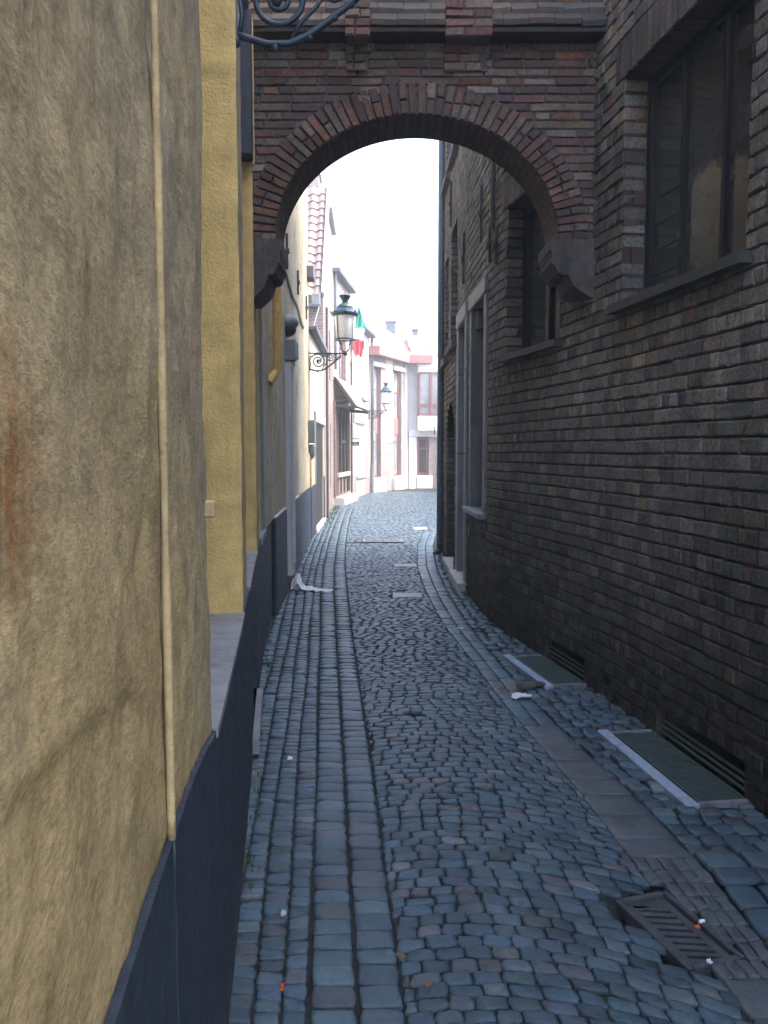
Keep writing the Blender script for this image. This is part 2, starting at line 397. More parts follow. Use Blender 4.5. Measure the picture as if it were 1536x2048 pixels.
M['green'] = m_plain('flag_green', (.03, .42, .26), .8, .06, 10, .1)
M['flagwhite'] = m_plain('flag_white', (.85, .85, .85), .8, .03, 10, .1)
M['flagred'] = m_plain('flag_red', (.62, .08, .09), .8, .06, 10, .1)
M['meter'] = m_plain('meter_grey', (.16, .20, .21), .5, .15, 12, .2)
M['blue'] = m_plain('blue_paint', (.02, .07, .35), .5, .1, 12, .1)
M['yel'] = m_plain('yellow_tag', (.50, .42, .04), .6, .1, 12, .1)
M['slate'] = m_plain('slate', (.12, .13, .17), .7, .2, 5, .3)

# ------------------------------------------------------------------ ground lines of the alley (metres, camera at the origin)
LP = Path([(-.05, -1.0), (-.18, 0), (-.44, 2.1), (-.60, 3.36), (-.82, 5.03), (-1.02, 6.8), (-1.10, 8.2), (-1.17, 10.2), (-1.25, 12.2), (-1.32, 14.2)], 1, True)
RP = Path([(2.22, -1.0), (2.08, 0), (1.87, 1.8), (1.69, 3.3), (1.53, 4.4), (1.34, 5.6), (1.14, 6.55), (1.0, 7.3), (.94, 8.3), (.915, 10.0), (.905, 11.2), (.90, 12.3)], -1, True)
CREAM = Path([(-1.32, 14.2), (-1.37, 18.3)], 1)
PURP = Path([(-1.37, 18.3), (-1.45, 23.0)], 1)
CANO = Path([(-1.45, 23.0), (-1.10, 26.2)], 1)
WHIT = Path([(-1.10, 26.2), (-.55, 30.2)], 1)
MODA = Path([(-.55, 30.2), (1.0, 33.4)], 1)
MODB = Path([(1.0, 33.4), (8.0, 34.4)], 1)

# ------------------------------------------------------------------ wall sheets with openings
def inside(op, s, z):
    if not (op['s0'] < s < op['s1'] and op['z0'] < z < op['z1']): return False
    if op.get('arch'):
        c = (op['s0']+op['s1'])/2; r = (op['s1']-op['s0'])/2; zs = op['z1']-op['arch']
        if z > zs and ((s-c)/r)**2+((z-zs)/op['arch'])**2 > 1: return False
    return True
def sheet(mb, path, s0, s1, z0, z1, ops=(), ds=.5, dz=.5, n=0, disp=None, mi=0, zf=None):
    sb = set(np.round(np.linspace(s0, s1, max(2, int((s1-s0)/ds)+2)), 4)); zb = set(np.round(np.linspace(z0, z1, max(2, int((z1-z0)/dz)+2)), 4))
    for o in ops:
        for k in ('s0', 's1'):
            if s0 < o[k] < s1: sb.add(round(o[k], 4))
        for k in ('z0', 'z1'):
            if z0 < o[k] < z1: zb.add(round(o[k], 4))
        if o.get('arch'):
            sb |= set(np.round(np.linspace(o['s0'], o['s1'], 16), 4)); zb |= set(np.round(np.linspace(o['z1']-o['arch'], o['z1'], 14), 4))
    sb = np.array(sorted(sb)); zb = np.array(sorted(zb)); SS, ZZ = np.meshgrid(sb, zb, indexing='ij')
    NN = np.full(SS.shape, float(n))
    if disp is not None: NN = NN+disp(SS, ZZ)
    Z2 = ZZ if zf is None else zf(SS, ZZ)
    V = path.map(SS.ravel(), NN.ravel(), Z2.ravel()); nz = len(zb); Fc = []
    cs = (sb[1:]+sb[:-1])/2; cz = (zb[1:]+zb[:-1])/2
    for i in range(len(cs)):
        for j in range(len(cz)):
            if any(inside(o, cs[i], cz[j]) for o in ops): continue
            f = (i*nz+j, (i+1)*nz+j, (i+1)*nz+j+1, i*nz+j+1); Fc.append(f if path.side > 0 else f[::-1])
    mb.add(V, Fc, np.stack([SS.ravel(), ZZ.ravel()], -1), mi=mi)
def shell(mb, path, s0, s1, z1, depth, mi=0, z0=-.05, k=10, roof=None):
    """back, ends and top closing a wall sheet into a volume"""
    q = np.linspace(s0, s1, k)
    a = path.map(q, 0, z1); t = path.tan((s0+s1)/2); nv = np.array([path.side*t[1], -path.side*t[0], 0])
    back = a-nv*depth; zl = np.array([0, 0, z0-z1])
    V = np.vstack([a, back, back+zl]); uv = np.vstack([np.stack([q, 0*q+z1], -1), np.stack([q, 0*q+z1+depth], -1), np.stack([q, 0*q+z0], -1)])
    Fc = [(i, i+1, k+i+1, k+i) for i in range(k-1)]+[(k+i, k+i+1, 2*k+i+1, 2*k+i) for i in range(k-1)]
    mb.add(V, Fc, uv, mi=mi)
    for j in (0, k-1):
        mb.add([a[j]+zl, a[j], back[j], back[j]+zl], [(0, 1, 2, 3)], [(0, z0), (0, z1), (depth, z1), (depth, z0)], mi=mi)
def reveal(mb, path, o, depth, n=0, mi=0, sides='lrtb'):
    s0, s1, z0, z1 = o['s0'], o['s1'], o['z0'], o['z1']
    P = lambda s_, n_, z_: path.map(s_, n_, z_)
    if 'l' in sides: mb.quad(P(s0, n, z0), P(s0, n, z1), P(s0, n-depth, z1), P(s0, n-depth, z0), [(0, z0), (0, z1), (depth, z1), (depth, z0)], mi)
    if 'r' in sides: mb.quad(P(s1, n, z0), P(s1, n, z1), P(s1, n-depth, z1), P(s1, n-depth, z0), [(0, z0), (0, z1), (depth, z1), (depth, z0)], mi)
    if 't' in sides: mb.quad(P(s0, n, z1), P(s1, n, z1), P(s1, n-depth, z1), P(s0, n-depth, z1), [(s0, 0), (s1, 0), (s1, depth), (s0, depth)], mi)
    if 'b' in sides: mb.quad(P(s0, n, z0), P(s1, n, z0), P(s1, n-depth, z0), P(s0, n-depth, z0), [(s0, 0), (s1, 0), (s1, depth), (s0, depth)], mi)

# one bevelled brick as a template: u,v in -1..1 on the face, w 0..1 outwards
def brick_template():
    V = []; e = .0
    for (su, sv) in ((-1, -1), (1, -1), (1, 1), (-1, 1)): V.append((su, sv, 0, 0))
    for (su, sv) in ((-1, -1), (1, -1), (1, 1), (-1, 1)): V.append((su, sv, .55, 0))
    for (su, sv) in ((-1, -1), (1, -1), (1, 1), (-1, 1)): V.append((su, sv, 1, 1))   # inset by bevel
    Fc = []
    for r in (0, 4):
        for i in range(4): Fc.append((r+i, r+(i+1) % 4, r+4+(i+1) % 4, r+4+i))
    Fc.append((8, 9, 10, 11)); return np.array(V, float), Fc
BT, BF = brick_template()
def emit_bricks(mb, mapf, rects, cols, gap=.008, gapv=None, bev=.006, depth=.016, jit=.0025, flip=False, back=.0):
    """rects: array (s0,s1,z0,z1); mapf(s,n,z)->xyz. Each brick sits proud of the mortar by depth."""
    rc = np.array(rects); nb = len(rc); cols = np.array(cols)
    cs = (rc[:, 0]+rc[:, 1])/2; cz = (rc[:, 2]+rc[:, 3])/2
    hs = np.maximum((rc[:, 1]-rc[:, 0])/2-(gapv or gap)/2, .004); hz = np.maximum((rc[:, 3]-rc[:, 2])/2-gap/2, .004)
    off = RNG.normal(0, jit, nb); tu = RNG.normal(0, jit*.8, nb); tv = RNG.normal(0, jit*.8, nb); rot = RNG.normal(0, .012, nb)
    wob = RNG.normal(0, .0022, (nb, 12)); wob2 = RNG.normal(0, .0022, (nb, 12))
    U = BT[None, :, 0]; Vv = BT[None, :, 1]; W = BT[None, :, 2]; I = BT[None, :, 3]
    du = U*(hs[:, None]-I*bev)+wob*(U != 0); dv = Vv*(hz[:, None]-I*bev)+wob2
    S_ = cs[:, None]+du*np.cos(rot)[:, None]-dv*np.sin(rot)[:, None]; Z_ = cz[:, None]+dv+du*np.sin(rot)[:, None]
    Nn = back-.004+(depth+.004)*W+(off[:, None]+tu[:, None]*U+tv[:, None]*Vv)*(W > 0)+RNG.normal(0, .0008, (nb, 12))*(W > .9)
    V = mapf(S_.ravel(), Nn.ravel(), Z_.ravel())
    Fc = []
    for b in range(nb):
        for f in BF:
            g = [i+12*b for i in f]; Fc.append(g[::-1] if flip else g)
    mb.add(V, Fc, np.stack([S_.ravel(), Z_.ravel()], -1), np.repeat(cols, 12, axis=0))
def pick(pal, wts, dark=1.0):
    i = RNG.choice(len(pal), p=np.array(wts)/sum(wts)); c = np.array(pal[i])*RNG.uniform(.78, 1.22)*dark
    return c*(1+RNG.normal(0, .03, 3))
def lay(s0, s1, z0, z1, ch, L, ops, pal, wts, darkf=None, header=.45, phase=0):
    rects = []; cols = []; nrow = int(round((z1-z0)/ch))
    for r in range(nrow):
        a = z0+r*ch; b = a+ch; zc = (a+b)/2
        cuts = []
        for o in ops:
            if o['z0'] < zc < o['z1']:
                if o.get('arch') and zc > o['z1']-o['arch']:
                    c = (o['s0']+o['s1'])/2; hw = (o['s1']-o['s0'])/2; f = math.sqrt(max(0, 1-((zc-(o['z1']-o['arch']))/o['arch'])**2))
                    cuts.append((c-hw*f, c+hw*f))
                else: cuts.append((o['s0'], o['s1']))
        x = s0-random.uniform(0, L) ; hdr = (r % 2 == 1) if header > .4 else False
        while x < s1:
            ln = (L*.5 if hdr else L)*random.uniform(.93, 1.07); 
            if random.random() < .07: ln = L*.5 if not hdr else L*.9
            x0, x1 = max(x, s0), min(x+ln, s1); x += ln
            segs = [(x0, x1)]
            for (c0, c1) in cuts:
                ns = []
                for (p, q) in segs:
                    if q <= c0 or p >= c1: ns.append((p, q)); continue
                    if p < c0: ns.append((p, c0))
                    if q > c1: ns.append((c1, q))
                segs = ns
            for (p, q) in segs:
                if q-p < .018: continue
                c = pick(pal, wts)
                if darkf is not None: c = c*darkf((p+q)/2, zc)
                rects.append((p, q, a, b)); cols.append(c)
    return rects, cols

# ================================================================== GROUND
BY = {
 'B1': [(-.17, 1.0), (-.21, 2.12), (-.29, 3.18), (-.34, 3.9), (-.44, 5.26), (-.57, 7.03), (-.72, 9.0), (-.84, 10.93), (-.95, 13.3), (-1.04, 16), (-1.12, 19), (-1.16, 22)],
 'B2': [(-.03, 1.0), (-.07, 2.12), (-.15, 3.18), (-.20, 3.9), (-.30, 5.26), (-.43, 7.03), (-.57, 9.0), (-.69, 10.93), (-.80, 13.3), (-.89, 16), (-.97, 19), (-1.01, 22)],
 'B3': [(.10, 1.0), (.065, 2.12), (-.01, 3.18), (-.055, 3.9), (-.16, 5.26), (-.29, 7.03), (-.42, 9.0), (-.54, 10.93), (-.65, 13.3), (-.74, 16), (-.82, 19), (-.86, 22)],
 'B4': [(1.10, 1.0), (1.04, 2.12), (1.00, 2.7), (.95, 3.3), (.88, 4.0), (.79, 4.7), (.735, 5.26), (.66, 6.16), (.57, 7.03), (.52, 7.92), (.47, 9.3), (.46, 10.93), (.56, 13.4), (.80, 16), (1.2, 19), (1.6, 22)],
 'B5': [(1.30, 1.0), (1.235, 2.1), (1.235, 2.9), (1.19, 3.4), (1.14, 3.8), (1.05, 4.3), (.97, 4.9), (.90, 5.6), (.84, 6.31), (.77, 7.4), (.72, 8.9), (.72, 10.9), (.82, 13.4), (1.06, 16), (1.46, 19), (1.86, 22)]}
def BX(k, Y):
    a = np.array(BY[k]); return np.interp(Y, a[:, 1], a[:, 0])
def LX(Y):
    P = np.vstack([LP.P, CREAM.P[1:], PURP.P[1:], CANO.P[1:], WHIT.P[1:]]); return np.interp(Y, P[:, 1], P[:, 0])
def RX(Y): return np.interp(Y, list(RP.P[:, 1])+[12.4, 13.5, 34], list(RP.P[:, 0])+[2.2, 2.8, 5.0])

# stone template: rounded quad rings
def stone_template(k=12, p=9.0):
    ring = []
    for i in range(k):
        an = 2*math.pi*(i+.5)/k; c, s_ = math.cos(an), math.sin(an)
        r = (abs(c)**p+abs(s_)**p)**(-1/p); ring.append((c*r, s_*r))
    V = []; 
    for (sc, z) in ((1.0, -1.0), (.985, -.25), (.93, -.06), (.70, .0)):
        for (a, b) in ring: V.append((a*sc, b*sc, z))
    V.append((0, 0, 0.0)); Fc = []
    for r in range(3):
        for i in range(k): Fc.append((r*k+i, r*k+(i+1) % k, (r+1)*k+(i+1) % k, (r+1)*k+i))
    for i in range(k): Fc.append((3*k+i, 3*k+(i+1) % k, 4*k))
    return np.array(V), Fc
ST, SF = stone_template(); SK = len(ST)
def emit_stones(mb, quads, cols, h, dome, skirt=.022, wob=.0024, bumpy=.005, ST=ST):
    """quads (n,4,2) corners in order (-,-),(+,-),(+,+),(-,+)"""
    Q = np.array(quads); nq = len(Q); h = np.array(h)
    U, Vv, Z = ST[:, 0], ST[:, 1], ST[:, 2]
    wts = np.stack([(1-U)*(1-Vv), (1+U)*(1-Vv), (1+U)*(1+Vv), (1-U)*(1+Vv)])/4
    XY = np.einsum('kv,nkd->nvd', wts, Q)
    # irregular outlines
    ph = RNG.random((nq, 1))*50
    an = np.arctan2(Vv, U)[None]; rad = np.hypot(U, Vv)[None]
    XY[..., 0] += wob*rad*np.sin(an*3+ph)+RNG.normal(0, wob*.3, (nq, SK)); XY[..., 1] += wob*rad*np.cos(an*2+ph*1.7)+RNG.normal(0, wob*.3, (nq, SK))
    tx = RNG.normal(0, .0019, (nq, 1)); ty = RNG.normal(0, .0019, (nq, 1))
    ZZ = h[:, None]+Z[None]*skirt-dome*(np.minimum(1, U**2+Vv**2))[None]*np.where(Z > -.5, 1, 0)[None]+tx*U[None]+ty*Vv[None]
    ZZ += bumpy*(vnoise(XY[..., 0]*22, XY[..., 1]*22, ph*3))*np.where(Z > -.1, 1, 0)[None]
    V = np.stack([XY[..., 0], XY[..., 1], ZZ], -1).reshape(-1, 3)
    Fc = (np.arange(nq)[:, None, None]*0)
    out = []
    for i in range(nq):
        o = i*SK; out += [tuple(j+o for j in f) for f in SF]
    mb.add(V, out, None, np.repeat(np.array(cols), SK, axis=0))

SPAL = [(.068, .122, .164), (.084, .132, .165), (.060, .106, .142), (.104, .146, .172), (.095, .106, .122), (.052, .086, .112), (.15, .178, .20)]
SW = [4, 3, 3, 1.6, .6, 2, .4]
holes = []     # ground rectangles kept free: (path-less quads) tested by centre
def in_hole(x, y):
    for h in holes:
        ok = True; n = len(h)
        for i in range(n):
            (ax, ay), (bx, by) = h[i], h[(i+1) % n]
            if (bx-ax)*(y-ay)-(by-ay)*(x-ax) < 0: ok = False; break
        if ok: return True
    return False
def ccw(q):
    a = sum(q[i][0]*q[(i+1) % len(q)][1]-q[(i+1) % len(q)][0]*q[i][1] for i in range(len(q)))
    return q if a > 0 else q[::-1]
def grow(q, e):
    cx = sum(p[0] for p in q)/len(q); cy = sum(p[1] for p in q)/len(q)
    return [(p[0]+e*np.sign(p[0]-cx), p[1]+e*np.sign(p[1]-cy)) for p in q]
# street drain, cellar grates, flat covers (ground coordinates)
DRAIN = ccw([G(1262, 1788), G(1362, 1782), G(1478, 1930), G(1398, 1926)])
dc = Vector(G(1368, 1858)); 
CELL = [dict(Y0=3.55, Y1=4.42), dict(Y0=5.38, Y1=6.10)]
for c in CELL:
    c['s0'] = RP.sY(c['Y0']); c['s1'] = RP.sY(c['Y1'])
def rp2(s_, n_): v = RP.map(s_, n_, 0); return (float(v[0]), float(v[1]))
CW = .325
for c in CELL: holes.append(ccw([rp2(c['s0']-.02, -.05), rp2(c['s1']+.02, -.05), rp2(c['s1']+.02, CW), rp2(c['s0']-.02, CW)]))
DR = dict(c=(.985, 2.58), a=R(17), hx=.105, hy=.20)
def drot(x, y): c, s_ = math.cos(DR['a']), math.sin(DR['a']); return (DR['c'][0]+c*x-s_*y, DR['c'][1]+s_*x+c*y)
holes.append(ccw([drot(-DR['hx']-.02, -DR['hy']-.02), drot(DR['hx']+.015, -DR['hy']-.02), drot(DR['hx']+.015, DR['hy']+.03), drot(-DR['hx']-.02, DR['hy']+.03)]))
COV = [((785, 1187), (845, 1195)), ((788, 1129), (834, 1134)), ((826, 1055), (855, 1059))]
covers = []
for (a, b) in COV:
    x0, y1 = G(a[0], a[1]); x1, y0 = G(b[0], b[1]); xm0 = x0; q = [(x0, y0), (x1, y0), (x1, y1), (x0, y1)]; covers.append(q); holes.append(ccw(q))
MAN = [G(727, 1086), G(804, 1086), G(804, 1077), G(727, 1077)]; holes.append(ccw([tuple(p) for p in MAN]))
pits = [((825, 1428), .07, .035), ((1225, 1757), .035, .03), ((568, 1965), .03, .06), ((1055, 1690), .03, .015), ((800, 1187-6), .05, .05)]
PITC = [(G(*p), a, b) for (p, a, b) in pits]

quads = []; cols = []; hh = []; slabs = []
def put(q, c, h, shrink=.0016, slab=False):
    q = np.array(q); cx, cy = q.mean(0)
    if in_hole(cx, cy): return
    for (g, a, b) in PITC:
        if abs(cx-g[0]) < a*.9 and abs(cy-g[1]) < b+.01: return
    d = q-[cx, cy]; L_ = np.maximum(np.abs(d), 1e-3); q = [cx, cy]+d*(1-np.minimum(.4, shrink/np.hypot(d[:, 0], d[:, 1])[:, None]*1.4))
    if slab: slabs.append((q, c, h))
    else: quads.append(q); cols.append(c); hh.append(h)
sc = lambda: pick(SPAL, SW)
def ground_z(x, y): return .010*float(vnoise(x*1.3, y*1.3, 2.2))
# left columns between the wall and the two-row strip
k = 0
for kcol in range(6):
    y = .9+random.random()*.1
    while y < 30:
        L_ = random.uniform(.052, .074) if y < 14 else random.uniform(.12, .16)
        def edge(Y, kk): return BX('B1', Y)-(.074+.004*min(4, Y))*kk+.006*math.sin(Y*2.1+kk*2)-.002
        y1 = y+L_; r = random.uniform(-.008, .008)
        if edge(y, kcol) > LX(y)-.02 and not (y > 22):
            q = [(max(edge(y, kcol+1), LX(y)-.03)+.002, y+r), (edge(y, kcol), y-r*.5), (edge(y1, kcol), y1-r*.5), (max(edge(y1, kcol+1), LX(y1)-.03)+.002, y1+r)]
            if q[1][0]-q[0][0] > .022: put(q, sc(), random.gauss(0, .0024)+ground_z(q[0][0], y), .0014)
        y = y1
# the two rows of bigger setts
for (ka, kb) in (('B1', 'B2'), ('B2', 'B3')):
    y = .9
    while y < 22:
        L_ = random.uniform(.075, .110); y1 = y+L_; r = random.uniform(-.005, .005)
        put([(BX(ka, y)+.003, y+r), (BX(kb, y)-.003, y), (BX(kb, y1)-.003, y1), (BX(ka, y1)+.003, y1+r)], pick([(.086, .142, .180), (.098, .128, .152), (.072, .120, .156)], [3, 1.2, 2]), random.gauss(.003, .002)+ground_z(0, y)*.6, .0018)
        y = y1
# the carriageway: curved courses
def crown(x, Y): return -.42*(x-.30)**2*(1 if Y < 14 else .4)+.03*float(vnoise(x*1.1, Y*.8, 5))
t = .7
while t < 31:
    rh = random.uniform(.054, .067) if t < 13 else random.uniform(.085, .11)
    xl = BX('B3', t) if t < 22 else LX(t)+.05; xr = BX('B4', t) if t < 15.5 else (RX(t))
    x = -1.9+random.uniform(0, .14)
    while x < xr+.2:
        ww = random.uniform(.070, .108) if t < 13 else random.uniform(.11, .15)
        x0, x1 = x, x+ww; x = x1; yc = t+crown((x0+x1)/2, t)
        bl = BX('B3', yc) if yc < 22 else LX(yc)+.02; br = BX('B4', yc) if yc < 15.5 else RX(yc)
        x0c, x1c = max(x0, bl), min(x1, br)
        if x1c-x0c < .02: continue
        j = random.gauss(0, .0028)
        q = [(x0c, t+crown(x0c, t)+j), (x1c, t+crown(x1c, t)+j), (x1c, t+rh+crown(x1c, t)+j), (x0c, t+rh+crown(x0c, t)+j)]
        put(q, sc(), random.gauss(0, .0016)+ground_z(x0c, t), .0011)
    t += rh
# smooth band: worn continuous strip near the viewer, two rows of slabs further on
lerp = lambda f, Y: BX('B4', Y)*(1-f)+BX('B5', Y)*f
y = .9
while y < 4.5:
    y1 = y+random.uniform(.15, .24)
    near_drain = 2.15 < y < 2.95; nn_ = 5 if near_drain else 1; y1 = y+.09 if near_drain else y1; cc_ = np.array((.105, .122, .142))*random.uniform(.93, 1.07); hz_ = .001+ground_z(0, y)*.3
    for i in range(nn_):
        a, b = i/nn_, (i+1)/nn_
        put([(lerp(a, y)+.0006, y), (lerp(b, y)-.0006, y), (lerp(b, y1)-.0006, y1), (lerp(a, y1)+.0006, y1)], cc_, hz_, .0007, slab=True)
    y = y1
yb = y
for (fa, fb) in ((0, .5), (.5, 1)):
    y = yb
    while y < 15.5:
        y1 = y+random.uniform(.13, .28)
        put([(lerp(fa, y)+.002, y), (lerp(fb, y)-.002, y), (lerp(fb, y1)-.002, y1), (lerp(fa, y1)+.002, y1)], sc()*1.15, random.gauss(-.001, .001)+ground_z(0, y)*.4, .0015, slab=True)
        y = y1
# irregular setts along the right wall
y = .9
while y < 12.4:
    L_ = random.uniform(.065, .095) if y > 3.0 else random.uniform(.11, .16); y1 = y+L_; x = BX('B5', y)
    while x < RX(y)-.02:
        ww = random.uniform(.07, .11) if y > 3.0 else random.uniform(.12, .20); j = lambda: random.uniform(-.008, .008)
        dx = BX('B5', y1)-BX('B5', y)
        put([(x+.003, y+j()), (x+ww-.003, y+j()), (x+ww-.003+dx*.8, y1+j()), (x+.003+dx*.8, y1+j())], sc(), random.gauss(.004, .005)+(.010 if y < 3.0 else 0), .0026)
        x += ww
    y = y1
mb = MB(); near_ = [i for i, q in enumerate(quads) if q[0][1] < 5.5]; far_ = [i for i, q in enumerate(quads) if q[0][1] >= 5.5]
emit_stones(mb, [quads[i] for i in near_], [cols[i] for i in near_], [hh[i] for i in near_], .0020)
ST8, SF8 = stone_template(8, 9.0)
_SF, SF, SK = SF, SF8, len(ST8); emit_stones(mb, [quads[i] for i in far_], [cols[i] for i in far_], [hh[i] for i in far_], .0018, wob=.0015, ST=ST8); SF = _SF; SK = len(ST)
print('stones', len(quads))
ST2, _f = stone_template(12, 60.0)
emit_stones(mb, [s_[0] for s_ in slabs], [s_[1] for s_ in slabs], [s_[2] for s_ in slabs], .001, wob=.002, bumpy=.006, ST=ST2)
tag(mb.build('cobblestone_street', M['stone_set'], smooth=True), 'blue grey cobblestone setts laid in curved courses down the alley', kind='structure')
mb = MB(); X, Y_ = np.meshgrid(np.linspace(-60, 60, 5), np.linspace(-30, 120, 5), indexing='ij')
xs = np.concatenate([[-80, -20, -5], np.linspace(-2.5, 3.5, 61), [6, 20, 80]]); ys = np.concatenate([[-40, -5], np.linspace(0, 16, 161), [20, 26, 34, 60, 150]])
X, Y_ = np.meshgrid(xs, ys, indexing='ij'); Z = -.013+.006*fbm(X*6, Y_*6, 1.0, 3)*((Y_ > 0) & (Y_ < 16))
for (g, a, b) in PITC: Z = np.where((abs(X-g[0]) < a) & (abs(Y_-g[1]) < b+.03), Z-.02, Z)
ZC = Z.copy()
for h in holes[:3]:
    cx = np.mean([p[0] for p in h]); cy = np.mean([p[1] for p in h])
    for i in range(X.shape[0]):
        for j in range(X.shape[1]):
            if abs(X[i, j]-cx) < .6 and abs(Y_[i, j]-cy) < .6:
                ins = all((h[(q+1) % 4][0]-h[q][0])*(Y_[i, j]-h[q][1])-(h[(q+1) % 4][1]-h[q][1])*(X[i, j]-h[q][0]) >= 0 for q in range(4))
                if ins: ZC[i, j] = -.14
ny = len(ys); mb.add(np.stack([X, Y_, ZC], -1), [(i*ny+j, (i+1)*ny+j, (i+1)*ny+j+1, i*ny+j+1) for i in range(len(xs)-1) for j in range(ny-1)])
tag(mb.build('ground', M['joint']), 'dark earth and moss in the joints between the cobbles', kind='structure')
for q, o_ in zip(covers, (('wider', 'nearest to the archway'), ('second', ''), ('small', ''))):
    pass
clab = ['pale flat metal cover strip set in the cobbles, nearest and widest of three', 'pale flat metal cover strip set in the cobbles, middle one of three', 'pale flat metal cover strip set in the cobbles, farthest and shortest of three']
for q, lb in zip(covers, clab):
    mb = MB(); cx = (q[0][0]+q[1][0])/2; cy = (q[0][1]+q[2][1])/2
    mb.box((cx, cy, -.006), (q[1][0]-q[0][0], max(.14, q[2][1]-q[0][1]), .03), bev=.004)
    tag(mb.build('cover_plate', M['palestone']), lb, 'drain cover', 'pale cover strips in the street')
root = thing('manhole_cover', 'wide flat manhole cover with pale ends flush in the far cobbles', 'manhole cover', ((MAN[0][0]+MAN[1][0])/2, (MAN[0][1]+MAN[2][1])/2, 0))
mb = MB(); cx, cy = root.location.x, root.location.y; W_ = MAN[1][0]-MAN[0][0]
for i in range(4): mb.box((cx-W_*.36+i*W_*.24, cy, -.002), (W_*.225, .5, .02), bev=.004)
mb.build('cover', M['covergrey'], root)
for sg in (-1, 1): mb = MB(); mb.box((cx+sg*W_*.5, cy, 0), (.05, .52, .024), bev=.004); mb.build('rim', M['bluestone'], root)

# ================================================================== RIGHT BRICK HOUSE
CH = .083
def snap(z): return round(z/CH)*CH
RH = thing('brick_house', 'tall dark brown brick house with deep windows lining the right of the alley', 'house', (1.4, 5.5, 0))
op = {}
def ropen(name, Y0, Y1, z0, z1, **kw): op[name] = dict(s0=RP.sY(Y0), s1=RP.sY(Y1), z0=snap(z0), z1=snap(z1), **kw); return op[name]
ropen('w1', 3.70, 4.97, 2.53, 3.79); ropen('w2', 5.92, 6.98, 2.43, 3.68)
ropen('wa', 7.62, 8.68, 1.0, 3.03); ropen('db', 9.0, 10.0, .10, 3.05)
ropen('dc', 10.42, 11.55, .0, 2.20, arch=.46)
ropen('u1', 10.15, 11.05, 3.0, 4.45); ropen('u2', 11.4, 12.0, 2.93, 4.35)
ropen('v1', 10.1, 10.9, 5.4, 6.8); ropen('v2', 11.3, 11.95, 5.4, 6.8); ropen('v3', 8.6, 9.5, 5.4, 6.8)
ropen('c1', 3.57, 4.40, -.08, .155); ropen('c2', 5.40, 6.08, -.08, .155)
PALR = [(.215, .200, .175), (.190, .178, .165), (.250, .230, .200), (.175, .162, .150), (.215, .165, .140), (.165, .162, .162), (.30, .26, .19)]
WR = [4, 4, 2.5, 3, .8, 2, .5]
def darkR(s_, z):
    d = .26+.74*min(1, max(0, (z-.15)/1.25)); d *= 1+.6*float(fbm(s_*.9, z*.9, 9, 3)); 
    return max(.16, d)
top = snap(7.7); ops = list(op.values())
mb = MB(); sheet(mb, RP, 0, RP.len, -.08, top, ops, .4, .4, n=-.014); shell(mb, RP, 0, RP.len, top, 5); mb.build('mortar_bed', M['mortar'], RH)
mb = MB()
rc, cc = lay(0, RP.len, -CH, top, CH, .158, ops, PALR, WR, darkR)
wave = lambda s_, n_, z_: RP.map(s_, n_+.012*vnoise(s_*1.1, z_*1.3, 4.0), z_+.010*vnoise(s_*1.7, z_*2.1, 8.0)*(z_ > .3))
emit_bricks(mb, wave, rc, cc, gap=.012, gapv=.006, bev=.006, depth=.009, jit=.0019, back=-.010, flip=True)
# far-end return wall of the house facing the little square
endp = Path([tuple(RP.map(RP.len, 0, 0)[:2]), (5.2, 12.5)], -1)
rc, cc = lay(0, 2.2, -CH, snap(7.7), CH, .158, [], PALR, WR, darkR); emit_bricks(mb, endp.map, rc, cc, gap=.014, gapv=.007, depth=.014, back=-.012, flip=True)
# brick jambs turning into the openings (the far jamb faces the camera)
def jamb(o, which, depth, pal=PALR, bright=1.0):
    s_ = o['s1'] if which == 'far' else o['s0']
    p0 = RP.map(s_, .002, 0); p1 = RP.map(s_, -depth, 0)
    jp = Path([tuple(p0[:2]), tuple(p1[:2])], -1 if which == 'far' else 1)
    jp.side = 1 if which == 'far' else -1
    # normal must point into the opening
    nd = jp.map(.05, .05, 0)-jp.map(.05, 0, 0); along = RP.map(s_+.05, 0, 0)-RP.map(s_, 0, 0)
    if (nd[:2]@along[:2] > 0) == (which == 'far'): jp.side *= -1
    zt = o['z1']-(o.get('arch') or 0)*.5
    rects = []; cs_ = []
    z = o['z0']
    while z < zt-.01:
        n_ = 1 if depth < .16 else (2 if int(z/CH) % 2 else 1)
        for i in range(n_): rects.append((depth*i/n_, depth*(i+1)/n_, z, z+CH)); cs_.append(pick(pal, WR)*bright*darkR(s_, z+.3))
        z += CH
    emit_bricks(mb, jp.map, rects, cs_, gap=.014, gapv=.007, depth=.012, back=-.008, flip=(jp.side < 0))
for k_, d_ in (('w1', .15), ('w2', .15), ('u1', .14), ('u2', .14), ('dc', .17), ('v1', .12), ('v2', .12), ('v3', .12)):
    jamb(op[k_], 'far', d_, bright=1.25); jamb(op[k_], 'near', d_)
mb.build('wall', M['brick'], RH)
mb = MB()
for k_ in ('w1', 'w2', 'u1', 'u2', 'v1', 'v2', 'v3', 'c1', 'c2'):
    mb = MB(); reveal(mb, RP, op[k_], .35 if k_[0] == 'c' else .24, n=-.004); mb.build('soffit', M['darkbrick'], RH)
mb = MB(); reveal(mb, RP, op['dc'], .3, n=-.004, sides='lr')
